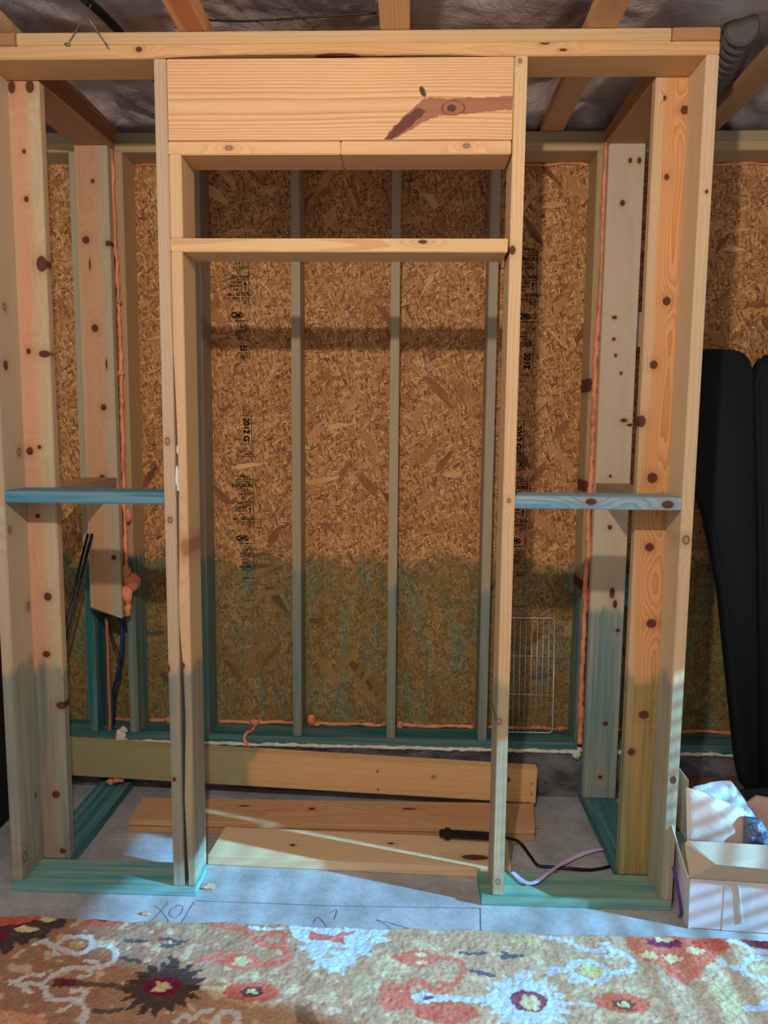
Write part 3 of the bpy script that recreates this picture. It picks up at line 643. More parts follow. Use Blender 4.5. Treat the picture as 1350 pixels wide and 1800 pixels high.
# ---------------------------------------------------------------- loose lumber
def loose(name, corners, th_vec, mat, label, group=None):
    """board given by its four top-face corners (world) and the vector to its underside"""
    bm = bmesh.new(); quad_prism(bm, corners, th_vec)
    es = [e for e in bm.edges]
    bmesh.ops.bevel(bm, geom=es, offset=.002, segments=2, affect='EDGES')
    return tag(obj(name, bm, mat), label, 'board', group)
lm = wood('leaning_board_wood', 'x', (226, 178, 122), c0=(.3, .5), ring=.18, freq=60, seed=80, knots=kn([((0.122, 0.680, 0.132), (.008,.006), 1), ((-0.114, 0.680, 0.072), (.004,.004)), ((-0.117, 0.680, 0.146), (.004,.004)), ((0.439, 0.650, 0.132), (.006,.009)), ((0.535, 0.650, 0.119), (.003,.003)), ((0.536, 0.650, 0.076), (.003,.003)), ((0.520, 0.650, 0.045), (.003,.003))]))
# stained left end handled with a mask across the length
N = NT('leaning_board_two_tone'); 
lm2 = wood('leaning_board_stained_wood', 'x', (206, 190, 140), c0=(.3, .5), ring=.2, freq=60, seed=81, stain=3, stain_amt=.5, teal=s2l((92, 128, 92)))
a0 = Vector((-1.46, .722, .205)); a1 = Vector((.565, .655, .182))     # front top edge
b0 = Vector((-1.46, .700, .070)); b1 = Vector((.555, .618, .046))
a0 = Vector((-1.533, 0.725, 0.223)); a1 = Vector((0.560, 0.655, 0.175)); b0 = Vector((-1.527, 0.700, 0.080)); b1 = Vector((0.551, 0.630, 0.039))
back = Vector((0.0, .036, .010))
seam = .245
bm = bmesh.new(); quad_prism(bm, [a0, a1, b1, b0], back)
bmesh.ops.bevel(bm, geom=bm.edges[:], offset=.0025, segments=2, affect='EDGES')
LB = NT('leaning_board_pine')
def two_tone():
    t = wood('leaning_board_wood_full', 'x', (228, 180, 122), c0=(.3, .5), ring=.16, freq=60, seed=80, knots=kn([((0.122, 0.680, 0.132), (.008,.006), 1), ((-0.114, 0.680, 0.072), (.004,.004)), ((-0.117, 0.680, 0.146), (.004,.004)), ((0.439, 0.650, 0.132), (.006,.009)), ((0.535, 0.650, 0.119), (.003,.003)), ((0.536, 0.650, 0.076), (.003,.003)), ((0.520, 0.650, 0.045), (.003,.003))]))
    nt = t.node_tree; b = nt.nodes['Principled BSDF']; src = b.inputs['Base Color'].links[0].from_socket
    g = nt.nodes.new('ShaderNodeNewGeometry'); s = nt.nodes.new('ShaderNodeSeparateXYZ'); nt.links.new(g.outputs['Position'], s.inputs[0])
    nn = nt.nodes.new('ShaderNodeTexNoise'); nn.inputs['Scale'].default_value = 9; nt.links.new(g.outputs['Position'], nn.inputs['Vector'])
    ma = nt.nodes.new('ShaderNodeMath'); ma.operation = 'MULTIPLY_ADD'; nt.links.new(nn.outputs['Fac'], ma.inputs[0]); ma.inputs[1].default_value = .2; nt.links.new(s.outputs[0], ma.inputs[2])
    mr = nt.nodes.new('ShaderNodeMapRange'); mr.interpolation_type = 'SMOOTHSTEP'; nt.links.new(ma.outputs[0], mr.inputs[0]); mr.inputs[1].default_value = -.60; mr.inputs[2].default_value = -.66 + .13 - .01; mr.inputs[3].default_value = .66; mr.inputs[4].default_value = 0
    mx = nt.nodes.new('ShaderNodeMix'); mx.data_type = 'RGBA'; nt.links.new(mr.outputs[0], mx.inputs[0]); nt.links.new(src, mx.inputs[6]); mx.inputs[7].default_value = s2l((120, 138, 100))
    nt.links.new(mx.outputs[2], b.inputs['Base Color']); return t
tag(obj('pine_board', bm, two_tone()), 'long pine board standing on edge against the curb, green stained at left', 'board')
bpy.data.materials.remove(N.m); bpy.data.materials.remove(LB.m); bpy.data.materials.remove(lm); bpy.data.materials.remove(lm2)

fm = wood('flat_board_wood', 'x', (214, 168, 122), c0=(-.05, .5), ring=.45, freq=110, warp=.04, seed=82, face='z', knots=[(-.93, .53, .02, .006), (-.66, .53, .022, .006), (-.38, .52, .012, .01), (.02, .54, .03, .008)])
# two thin boards stacked: bottom one slightly longer
p0, p1, p2, p3 = Vector((-1.095, 0.398, 0.050)), Vector((0.512, 0.410, 0.050)), Vector((0.540, 0.613, 0.050)), Vector((-1.100, 0.577, 0.050))
loose('pine_board', [p0, p1, p2, p3], (0, 0, -.0235), fm, 'upper of two thin pine boards stacked flat on the floor', None)
q = Vector((0, 0, -.025)); fm2 = wood('lower_flat_board_wood', 'x', (206, 160, 110), c0=(-.02, .4), ring=.5, freq=150, seed=83, face='z')
loose('pine_board', [p0 + q + Vector((.0, -.004, 0)), p1 + q + Vector((-.0, -.004, 0)), p2 + q + Vector((-.03, 0, 0)), p3 + q], (0, 0, -.0245), fm2, 'lower of two thin pine boards stacked flat on the floor', None)
fm3 = wood('front_flat_board_wood', 'x', (232, 200, 156), c0=(-.03, .05), ring=.28, freq=70, warp=.04, seed=84, face='z', knots=[(.262, .222, .050, .018), (-.42, .27, .010, .008), (-.05, .30, .012, .006)])
c0_, c1_, c2_, c3_ = Vector((-0.722, 0.189, 0.038)), Vector((0.386, 0.154, 0.038)), Vector((0.400, 0.356, 0.038)), Vector((-0.706, 0.388, 0.038))
loose('pine_board', [c0_, c1_, c2_, c3_], (0, 0, -.0375), fm3, 'single pine board flat on the floor nearest the doorway', None)

# ---------------------------------------------------------------- small things
# power strip with cord
PS = empty('power_strip', (0.263, 0.362, 0.040), 'black power strip with cord lying between the flat boards', 'power strip')
s0, s1 = Vector((0.134, 0.323, 0.075)), Vector((0.340, 0.309, 0.075))
bm = bmesh.new(); d = (s1 - s0); nrm = Vector((-d.y, d.x, 0)).normalized() * .032
quad_prism(bm, [s0, s1, s1 + nrm * .9, s0 + nrm * .9], (0, 0, -.022)); bmesh.ops.bevel(bm, geom=bm.edges[:], offset=.004, segments=2, affect='EDGES')
obj('body', bm, M_BLACKP, PS)
bm = bmesh.new(); e0 = s0 + d * .10; quad_prism(bm, [e0 + Vector((0, -.004, .003)), e0 + d * .10 + Vector((0, -.004, .003)), e0 + d * .10 + nrm + Vector((0, 0, .003)), e0 + nrm + Vector((0, 0, .003))], (0, 0, -.028)); obj('collar', bm, M_BLACKP, PS)
bm = bmesh.new(); tube(bm, catmull([s1 + Vector((-.01, .012, -.012)), (0.398, 0.339, 0.050), (0.449, 0.357, 0.020), (0.478, 0.290, 0.006), (0.496, 0.235, 0.006), (0.545, 0.227, 0.006), (0.614, 0.210, 0.012), (0.688, 0.216, 0.006), (0.751, 0.237, 0.006), (0.794, 0.264, 0.006)], 10), .0058, 8)
obj('cord', bm, M_BLACKP, PS, True)
# lilac ribbon
def ribbon(pts, wdt, mat, label, up=None):
    P = catmull(pts, 10); bm = bmesh.new(); prev = None
    for i, p_ in enumerate(P):
        t = (P[min(i + 1, len(P) - 1)] - P[max(i - 1, 0)]).normalized(); sd = (up or Vector((0, 0, 1))).cross(t).normalized() * wdt
        tw = .25 * math.sin(i * .12); sd = sd + Vector((0, 0, wdt * tw))
        a, b = bm.verts.new(p_ - sd), bm.verts.new(p_ + sd)
        if prev: bm.faces.new((prev[0], a, b, prev[1]))
        prev = (a, b)
    bmesh.ops.recalc_face_normals(bm, faces=bm.faces)
    bmesh.ops.solidify(bm, geom=bm.faces[:], thickness=.0012)
    bmesh.ops.recalc_face_normals(bm, faces=bm.faces)
    return tag(obj('ribbon', bm, mat, smooth=False), label, 'ribbon')
ML = plain('lilac_strap', (214, 184, 226), .5); MPU = plain('purple_strap', (168, 118, 190), .5)
ribbon([(0.386, 0.127, 0.046), (0.408, 0.084, 0.046), (0.433, 0.056, 0.050), (0.464, 0.063, 0.055), (0.513, 0.120, 0.052), (0.574, 0.220, 0.020), (0.640, 0.284, 0.012), (0.704, 0.328, 0.010), (0.763, 0.350, 0.010), (0.815, 0.357, 0.010)], .0075, ML, 'lilac ribbon curling over the right bottom plate')
bm = bmesh.new()
pts = catmull([(0.888, -0.030, 0.178), (0.900, -0.035, 0.127), (0.911, -0.040, 0.071), (0.917, -0.045, 0.022), (0.908, -0.045, 0.012)], 8)
prev = None
for p_ in pts:
    a, b = bm.verts.new(p_ + Vector((-.0055, 0, 0))), bm.verts.new(p_ + Vector((.0055, -.004, 0)))
    if prev: bm.faces.new((prev[0], a, b, prev[1]))
    prev = (a, b)
bmesh.ops.solidify(bm, geom=bm.faces[:], thickness=.0015)
tag(obj('strap', bm, MPU, smooth=True), 'purple strap hanging between right frame and cardboard box', 'strap')
# wire rack
RK = empty('wire_rack', (.53, .87, ZC + W), 'chrome wire cooling rack leaning on the back wall behind right king stud', 'wire rack')
def rk(px, z):   # leaning plane
    t = (z - .25) / .52; return Vector((px, .862 + .038 * t, z))
xl_, xr_, zb_, zt_ = .402, .659, .254, .770
cr = .018; ring = []
for cx_, cz_, a0_ in ((xr_ - cr, zt_ - cr, 0), (xl_ + cr, zt_ - cr, 90), (xl_ + cr, zb_ + cr, 180), (xr_ - cr, zb_ + cr, 270)):
    for k in range(6):
        a = math.radians(a0_ + k * 18); ring.append(rk(cx_ + cr * math.cos(a), cz_ + cr * math.sin(a)))
ring.append(ring[0])
bm = bmesh.new(); tube(bm, ring, .0026, 7); obj('rim', bm, M_STEEL, RK, True)
for k in range(9):
    x = xl_ + .0285 + k * .0255
    bm = bmesh.new(); tube(bm, [rk(x, zb_), rk(x, zt_)], .0015, 6); obj('grid_wire', bm, M_STEEL, RK, True)
for z in (.425, .598):
    bm = bmesh.new(); tube(bm, [rk(xl_, z) + Vector((0, .003, 0)), rk(xr_, z) + Vector((0, .003, 0))], .0014, 6); obj('cross_bar', bm, M_STEEL, RK, True)

# ---------------------------------------------------------------- cardboard box with contents, right
CB = plain('brown_cardboard', (172, 134, 100), .8, bumpn=(40, .1, .002), var=.05); CW = plain('white_cardboard', (206, 196, 196), .75, var=.04); TAPE = plain('clear_packing_tape', (196, 190, 188), .15, spec=.8)
BX = empty('cardboard_box', (1.13, .05, 0), 'open white cardboard box overflowing with packaging beside the right frame', 'box')
bx0, bx1, by0, by1, bh = .926, 1.36, -.088, .20, .172
def sheet(name, pts, n, th, mat, parent, label=None):
    bm = bmesh.new(); quad_prism(bm, [Vector(p_) for p_ in pts], Vector(n) * th); o = obj(name, bm, mat, parent)
    if label: o['label'] = label
    return o
sheet('front_panel', [(bx0, by0, 0), (bx1, by0 - .03, 0), (bx1, by0 - .03, bh), (bx0 - .004, by0, bh)], (0, 1, 0), .004, CW, BX, 'white front panel')
sheet('side_panel', [(bx0, by0, 0), (bx0, by1, 0), (bx0 - .004, by1, bh), (bx0 - .004, by0, bh)], (1, 0, 0), .004, CW, BX)
sheet('side_panel', [(bx1, by0 - .03, 0), (bx1, by1, 0), (bx1, by1, bh), (bx1, by0 - .03, bh)], (-1, 0, 0), .004, CB, BX)
sheet('back_panel', [(bx0, by1, 0), (bx1, by1, 0), (bx1, by1, bh), (bx0, by1, bh)], (0, -1, 0), .004, CB, BX)
sheet('bottom_panel', [(bx0, by0, .001), (bx1, by0 - .03, .001), (bx1, by1, .001), (bx0, by1, .001)], (0, 0, 1), .004, CB, BX)
# front flap: stands up, then bends back over the contents
bm = bmesh.new()
fl = [Vector((bx0 - .004, by0 + .002, bh + .002)), Vector((bx1, by0 - .028, bh + .002))]
P1 = [fl[0], fl[1], Vector((bx1, by0 - .075, bh + .070)), Vector((bx0 + .055, by0 - .050, bh + .082)), Vector((bx0 - .010, by0 + .045, bh + .096))]
v = [bm.verts.new(p_) for p_ in P1] + [bm.verts.new((bx1, by0 + .02, bh + .105)), bm.verts.new((bx0 + .0, by0 + .05, bh + .102))]
bm.faces.new((v[0], v[1], v[2], v[3])); bm.faces.new((v[0], v[3], v[4])); bm.faces.new((v[3], v[2], v[5], v[6])); bm.faces.new((v[3], v[6], v[4]))
bmesh.ops.recalc_face_normals(bm, faces=bm.faces); bmesh.ops.solidify(bm, geom=bm.faces[:], thickness=.003)
obj('front_flap', bm, plain('pale_brown_cardboard', (196, 172, 146), .8), BX)['label'] = 'bent front flap'
sheet('side_flap', [(.916, by0 + .002, bh), (.922, by1 - .02, bh), (.905, by1 - .02, bh + .20), (.880, .02, bh + .165)], (1, 0, 0), .003, CW, BX, 'torn side flap standing up')
sheet('back_flap', [(0.954, 0.130, 0.235), (0.977, 0.090, 0.196), (0.967, 0.090, 0.420), (0.949, 0.130, 0.444)], (1, 0, 0), .003, CB, BX, 'brown flap standing up at the rear corner')
bm = bmesh.new(); quad_prism(bm, [(1.03, by0 - .0085, .004), (1.115, by0 - .0145, .004), (1.115, by0 - .0145, bh - .004), (1.03, by0 - .0085, bh - .004)], (0, .0015, 0)); obj('packing_tape', bm, TAPE, BX)
bm = bmesh.new(); tube(bm, catmull([(1.065, by0 - .014, bh + .004), (1.075, by0 - .014, bh - .03), (1.082, by0 - .015, .09), (1.092, by0 - .016, .035)], 6), .002, 6); obj('string', bm, plain('white_string', (215, 212, 210), .8), BX, True)
def crumple(name, outline, th, mat, label, cat, bulge=.02, amp=.006, fq=30, res=22):
    """a puffy packet whose outline (world points, roughly planar) is filled and inflated"""
    C_ = sum((Vector(p_) for p_ in outline), Vector()) / len(outline); bm = bmesh.new()
    nrm = Vector((0, -1, .25)).normalized(); sides = []
    n = len(outline); dense = []
    for i in range(n):
        a, b = Vector(outline[i]), Vector(outline[(i + 1) % n])
        for k in range(6): dense.append(a.lerp(b, k / 6))
    for sgn in (1, -1):
        rings = []
        for r_ in range(9):
            t = r_ / 9
            rings.append([bm.verts.new(p_.lerp(C_, t) + nrm * sgn * (th * .5 + bulge * math.sin(t * math.pi / 2)) * (1 if r_ else .4)
                          + Vector((0, -1, 0)) * amp * noise.noise(p_.lerp(C_, t) * fq) * (1 if r_ else .3)) for p_ in dense])
        c = bm.verts.new(C_ + nrm * sgn * (th * .5 + bulge))
        for A, B in zip(rings, rings[1:]):
            for k in range(len(A)):
                f = (A[k], A[(k + 1) % len(A)], B[(k + 1) % len(A)], B[k]); bm.faces.new(f if sgn > 0 else f[::-1])
        for k in range(len(dense)):
            f = (rings[-1][k], rings[-1][(k + 1) % len(dense)], c); bm.faces.new(f if sgn > 0 else f[::-1])
        sides.append(rings[0])
    A, B = sides
    for k in range(len(A)): bm.faces.new((A[k], B[k], B[(k + 1) % len(A)], A[(k + 1) % len(A)]))
    bmesh.ops.recalc_face_normals(bm, faces=bm.faces)
    return tag(obj(name, bm, mat, smooth=True), label, cat)
crumple('padded_envelope', [(0.949, 0.020, 0.240), (0.951, 0.060, 0.408), (0.989, 0.060, 0.401), (1.109, 0.050, 0.353), (1.146, 0.050, 0.334), (1.153, 0.045, 0.308), (1.140, 0.020, 0.221)], .012, plain('beige_paper', (214, 186, 170), .5, bumpn=(12, .3, .01)), 'beige padded envelope standing at the front of the cardboard box', 'envelope', .012, .006, 14)
crumple('plastic_bag', [(0.990, 0.100, 0.389), (1.051, 0.110, 0.404), (1.120, 0.110, 0.412), (1.153, 0.110, 0.372), (1.195, 0.100, 0.310), (1.228, 0.090, 0.261), (1.147, 0.080, 0.258), (1.030, 0.080, 0.286)], .02, plain('pale_blue_plastic', (196, 208, 232), .2, bumpn=(22, .5, .02), spec=.7), 'pale blue plastic mailer behind the padded envelope', 'plastic bag', .012, .018, 26)
crumple('plastic_wrap', [(1.136, 0.030, 0.328), (1.189, 0.030, 0.322), (1.218, 0.020, 0.264), (1.230, 0.000, 0.224), (1.129, 0.000, 0.233)], .02, plain('grey_shiny_plastic', (84, 98, 128), .12, bumpn=(40, .8, .02), spec=.9), 'shiny grey blue plastic wrap at the right of the padded envelope', 'plastic bag', .012, .02, 40)
crumple('paper_bag', [(1.195, 0.145, 0.314), (1.231, 0.150, 0.341), (1.275, 0.150, 0.334), (1.371, 0.145, 0.260), (1.354, 0.120, 0.189), (1.256, 0.120, 0.197)], .03, plain('tan_kraft_paper', (196, 160, 142), .7, bumpn=(10, .3, .01)), 'tan paper bag behind the shiny plastic at the right edge', 'bag', .012, .01, 12)
crumple('black_cloth', [(1.149, 0.250, 0.292), (1.222, 0.260, 0.306), (1.313, 0.260, 0.313), (1.426, 0.260, 0.303), (1.401, 0.240, 0.230), (1.279, 0.240, 0.227)], .03, M_BLACK, 'dark crumpled cloth at the rear of the cardboard box', 'cloth', .012, .012, 20)
# low brown carton behind carrying the black cases
bm = box_bm((1.02, .47, 0), (1.93, .765, .112), .003, 2)
tag(obj('flat_carton', bm, plain('dull_brown_cardboard', (120, 88, 64), .85)), 'low brown carton on the floor behind the overflowing box', 'box')

# ---------------------------------------------------------------- black padded cases leaning at right
def case(outline, y_top, y_bot, th, label, xr):
    zt = max(p_[1] for p_ in outline); zb = min(p_[1] for p_ in outline)
    bm = bmesh.new()
    P = [(x, y_bot + (y_top - y_bot) * (z - zb) / (zt - zb), z) for x, z in outline]
    quad_prism(bm, P, (0, th, 0)); bmesh.ops.bevel(bm, geom=[e for e in bm.edges], offset=.012, segments=3, affect='EDGES')
    for f in bm.faces: f.smooth = True
    return tag(obj('instrument_case', bm, M_BLACK, smooth=False), label, 'case', None)
case([(1.05, 1.80), (1.07, 1.915), (1.16, 1.925), (1.27, 1.922), (1.315, 1.90), (1.335, 1.86), (1.345, 1.80), (1.40, 1.10), (1.475, .115), (1.425, .115), (1.395, .22), (1.28, .95), (1.20, 1.27), (1.12, 1.45)], .62, .62, .10, 'tall black tapered padded case nearest the right frame, left of the pair', 0)
case([(1.357, 1.80), (1.372, 1.86), (1.40, 1.905), (1.50, 1.92), (1.66, 1.92), (1.68, 1.80), (1.62, .9), (1.56, .115), (1.49, .115), (1.42, 1.10)], .63, .63, .10, 'tall black tapered padded case cut by right picture edge, right of the pair', 0)
# black cabinet and tripod at the left
BC = tag(obj('black_cabinet', box_bm((-2.05, .02, .0), (-1.612, .47, 1.02), .008, 2), M_BLACK), 'black cabinet beyond the left side frame at the picture edge', 'cabinet')
bm = bmesh.new()
A0, A1 = Vector((-1.340, 0.660, 1.100)), Vector((-1.433, 0.620, 0.725)); dd = (A1 - A0); A2 = A0 + dd * (A0.z / max(.01, -dd.z)) * .99
for off in (-.009, .009): tube(bm, [A0 + Vector((off, 0, .0)) - dd * .15, A2 + Vector((off, 0, .0))], .006, 8)
tag(obj('tripod_leg', bm, M_BLACKP, smooth=True), 'pair of thin black rods leaning in the left bay behind the pinkish stud', 'rod')

# debris
def chip(q, r, mat, label, sq=(1.4, 1, .5)):
    bm = bmesh.new(); blob(bm, (q[0], q[1], r * sq[2] * .8), r, sq, .5, 2); tag(obj('wood_chip', bm, mat), label, 'wood chip')
mch = plain('chip_wood', (190, 150, 118), .8)
chip((-0.688, 0.054, 0.000), .015, mch, 'brown wood chip on floor at the end of the left bottom plate', (1.7, 1, .5))
chip((-0.849, -0.101, 0.000), .010, mch, 'pale wood chip on floor between left bottom plate and rug')
chip((0.548, 0.509, -0.000), .012, mch, 'pale splinter on floor at the right end of the stacked boards', (1.8, .8, .4))
# pencil marks on the slab
MP = plain('pencil', (70, 84, 110), .9)
bm = bmesh.new()
def pl(pts, r=.0007):
    tube(bm, catmull([Vector((p_[0], p_[1], .0012)) for p_ in pts], 5), r, 4)
pl([(-0.841,-0.062),(-0.826,-0.062),(-0.785,-0.104),(-0.755,-0.146)]); pl([(-0.796,-0.036),(-0.807,-0.085),(-0.821,-0.132)])
pl([(-0.753,-0.049),(-0.773,-0.071),(-0.773,-0.095),(-0.752,-0.114),(-0.737,-0.093),(-0.739,-0.058),(-0.757,-0.049),(-0.767,-0.053)]); pl([(-0.710,-0.029),(-0.714,-0.077),(-0.720,-0.144)])
pl([(-0.704,-0.022),(-0.499,-0.025),(-0.209,-0.027),(0.261,-0.017)], .0008); pl([(0.261,-0.017),(0.250,-0.154)], .0008)
pl([(-0.292,-0.118),(-0.279,-0.089),(-0.245,-0.136),(-0.239,-0.160)]); pl([(-0.247,-0.070),(-0.222,-0.048),(-0.225,-0.098)]); pl([(-0.087,-0.095),(-0.052,-0.119),(-0.033,-0.154)]); pl([(-0.087,-0.092),(-0.015,-0.117),(0.031,-0.137)])
tag(obj('pencil_marking', bm, MP), 'pencil layout lines and letters on the concrete in front of the frame', 'marking')

# ---------------------------------------------------------------- rug with its woven figure
xs = np.concatenate([np.arange(-2.0, 2.0, .0045)]); ys = np.concatenate([np.arange(-2.2, -.72, .04), np.arange(-.72, -.13, .0042)])
X, Y = np.meshgrid(xs, ys); nxr, nyr = len(xs), len(ys)
yb_edge = -.142 + .004 * np.sin(xs * 9) + .003 * np.sin(xs * 31 + 1)
Y = np.minimum(Y, yb_edge[None, :])
rng = np.random.RandomState(3)
def smooth(a, k):
    for _ in range(k): a = (a + np.roll(a, 1, 0) + np.roll(a, -1, 0) + np.roll(a, 1, 1) + np.roll(a, -1, 1)) / 5
    return a
jx = smooth(rng.rand(nyr, nxr) - .5, 2) * .026; jy = smooth(rng.rand(nyr, nxr) - .5, 2) * .026
px, py = X + jx, Y + jy
def L3(c): return np.array(s2l(c)[:3])
t = np.clip((X + 1.0) / 1.2, 0, 1)[..., None]
colr = L3((164, 122, 96)) * (1 - t) + L3((198, 164, 130)) * t
band = smooth(rng.rand(nyr, nxr), 14); band = (band - band.mean()) / band.std()
colr = colr * (1 + .06 * band[..., None]); colr = np.where((np.clip(band, 0, 9) > 1.3)[..., None], colr * .5 + L3((222, 206, 170)) * .5, colr)
def poly_mask(P):
    m_ = np.zeros(X.shape, bool); j = len(P) - 1
    for i in range(len(P)):
        xi, yi = P[i]; xj, yj = P[j]
        if yi != yj: m_ ^= ((yi > py) != (yj > py)) & (px < (xj - xi) * (py - yi) / (yj - yi) + xi)
        j = i
    return m_
def stroke_mask(P, w_):
    m_ = np.zeros(X.shape, bool)
    P = [tuple(v_)[:2] for v_ in catmull([(a, b, 0) for a, b in P], 5)]
    for (x0_, y0_), (x1_, y1_) in zip(P, P[1:]):
        dx, dy = x1_ - x0_, y1_ - y0_; L = dx * dx + dy * dy + 1e-9
        tt = np.clip(((px - x0_) * dx + (py - y0_) * dy) / L, 0, 1)
        m_ |= (px - x0_ - tt * dx) ** 2 + (py - y0_ - tt * dy) ** 2 < w_ * w_
    return m_
def ell(c, rx, ry, spike=0, n=18):
    x, y = c; a = np.arctan2((py - y) / ry, (px - x) / rx); r2 = np.sqrt(((px - x) / rx) ** 2 + ((py - y) / ry) ** 2)
    return r2 < 1 + spike * (np.abs(((a * n / (2 * np.pi)) % 1) - .5) * 2 - .5)
def paint(m_, c, k=.9):
    global colr
    colr = np.where(m_[..., None], colr * (1 - k) + L3(c) * k, colr)
WHT = (206, 206, 202); LB_ = (196, 212, 224); CHA = (62, 54, 56); COR = (206, 98, 78); MAR = (120, 30, 62); CRE = (222, 208, 158); SLA = (88, 92, 104); GRN = (196, 196, 150)
e = lambda P, rx, ry, **k: ell(P[0], rx, ry, **k)
paint(poly_mask([(-1.333,-0.115),(-1.135,-0.129),(-1.190,-0.171),(-1.227,-0.206),(-1.270,-0.230),(-1.329,-0.254),(-1.445,-0.120)]), COR)
paint(poly_mask([(-1.305,-0.353),(-1.341,-0.201),(-1.239,-0.185),(-1.158,-0.142),(-1.098,-0.136),(-1.081,-0.189),(-1.116,-0.201),(-1.119,-0.239),(-1.161,-0.246),(-1.169,-0.282),(-1.201,-0.263),(-1.190,-0.303),(-1.210,-0.319),(-1.233,-0.295)]), CHA)
paint(e([(-1.197,-0.205)], .038, .014), CRE); paint(e([(-1.152,-0.153)], .03, .012), CRE); paint(e([(-1.265,-0.237)], .03, .02), MAR)
paint(e([(-0.968,-0.144)], .07, .04), COR); paint(e([(-0.976,-0.136)], .032, .018), CHA); paint(e([(-0.976,-0.130)], .014, .010), CRE)
paint(e([(-0.780,-0.161)], .02, .014), CRE, .38); paint(e([(-0.659,-0.183)], .028, .045), GRN, .38)
for P_, w_ in (([(-1.136,-0.271),(-1.108,-0.262),(-1.068,-0.278),(-1.023,-0.298),(-0.982,-0.304),(-0.959,-0.283),(-0.965,-0.252),(-0.998,-0.228),(-1.032,-0.232),(-1.063,-0.252),(-1.071,-0.273)], .0085), ([(-1.071,-0.273),(-1.064,-0.298),(-1.045,-0.312)], .007), ([(-1.133,-0.276),(-1.130,-0.255),(-1.106,-0.248)], .006), ([(-1.058,-0.246),(-1.060,-0.231),(-1.046,-0.225)], .006),
              ([(-0.959,-0.275),(-0.919,-0.266),(-0.887,-0.279),(-0.868,-0.308),(-0.872,-0.338),(-0.897,-0.360),(-0.938,-0.364),(-0.985,-0.367),(-1.007,-0.381),(-1.025,-0.414),(-1.038,-0.433)], .0085), ([(-0.897,-0.360),(-0.918,-0.340),(-0.952,-0.332)], .008), ([(-0.920,-0.366),(-0.913,-0.391),(-0.939,-0.401)], .008),
              ([(-1.125,-0.430),(-1.080,-0.437),(-1.038,-0.433),(-1.009,-0.464),(-0.978,-0.488),(-0.945,-0.489),(-0.914,-0.485),(-0.884,-0.507),(-0.864,-0.534),(-0.854,-0.578)], .009), ([(-1.123,-0.428),(-1.096,-0.406),(-1.050,-0.397)], .007), ([(-1.098,-0.435),(-1.072,-0.456),(-1.047,-0.466)], .007), ([(-0.914,-0.485),(-0.895,-0.470),(-0.912,-0.453),(-0.941,-0.455)], .009), ([(-0.914,-0.485),(-0.918,-0.512),(-0.939,-0.525)], .007),
              ([(-0.611,-0.550),(-0.591,-0.530),(-0.564,-0.541),(-0.552,-0.516),(-0.525,-0.511)], .008)): paint(stroke_mask(P_, w_), WHT)
paint(e([(-1.007,-0.267)], .024, .018), (190, 158, 104)); paint(e([(-0.472,-0.536)], .04, .035), WHT); paint(e([(-0.471,-0.540)], .02, .02), (180, 140, 104))
paint(e([(-1.074,-0.569)], .12, .035), (220, 150, 120), .7)
for P_ in ([(-0.866,-0.240),(-0.833,-0.244),(-0.802,-0.245)], [(-0.758,-0.232),(-0.727,-0.226),(-0.705,-0.240),(-0.678,-0.239)], [(-0.746,-0.258),(-0.716,-0.261),(-0.693,-0.250)], [(-0.851,-0.317),(-0.816,-0.326),(-0.779,-0.333)], [(-0.844,-0.525),(-0.805,-0.525),(-0.773,-0.516)]): paint(stroke_mask(P_, .007), (84, 76, 80))
paint(stroke_mask([(-0.978,-0.426),(-0.894,-0.428),(-0.779,-0.434)], .010), (96, 70, 58)); paint(e([(-0.973,-0.425)], .036, .018), (96, 40, 48))
paint(e([(-0.682,-0.428)], .105, .092, spike=.42, n=17), CHA); paint(stroke_mask([(-0.614,-0.425),(-0.578,-0.425)], .007), CHA); paint(stroke_mask([(-0.578,-0.425),(-0.507,-0.426)], .007), CRE, .7)
paint(stroke_mask([(-0.688,-0.348),(-0.687,-0.325),(-0.700,-0.311)], .010), CHA)
paint(e([(-0.687,-0.428)], .054, .038), MAR); paint(e([(-0.687,-0.428)], .026, .020, spike=.5, n=5), CRE)
for dy_ in (): pass
paint(stroke_mask([(-0.537,-0.406),(-0.444,-0.377),(-0.340,-0.397)], .006), CRE, .38); paint(stroke_mask([(-0.489,-0.468),(-0.421,-0.486),(-0.345,-0.462)], .006), CRE, .38)
paint(e([(-0.428,-0.436)], .080, .034), COR); paint(e([(-0.428,-0.436)], .033, .020), (80, 66, 60)); paint(e([(-0.428,-0.436)], .016, .010), CRE)
for P_, w_ in (([(-0.608,-0.161),(-0.553,-0.164),(-0.515,-0.173),(-0.489,-0.199),(-0.460,-0.219),(-0.419,-0.243),(-0.367,-0.256),(-0.352,-0.285),(-0.357,-0.314),(-0.395,-0.326),(-0.435,-0.320)], .012), ([(-0.452,-0.213),(-0.412,-0.185),(-0.379,-0.188),(-0.364,-0.255)], .011), ([(-0.620,-0.317),(-0.589,-0.305),(-0.551,-0.318),(-0.522,-0.331)], .010), ([(-0.571,-0.275),(-0.540,-0.293),(-0.519,-0.307)], .009)): paint(stroke_mask(P_, w_), (212, 112, 92))
paint(e([(-0.483,-0.315)], .052, .036), (212, 112, 92)); paint(e([(-0.483,-0.315)], .026, .022, spike=.5, n=5), GRN)
paint(stroke_mask([(-0.490,-0.161),(-0.433,-0.169),(-0.379,-0.164)], .006), WHT)
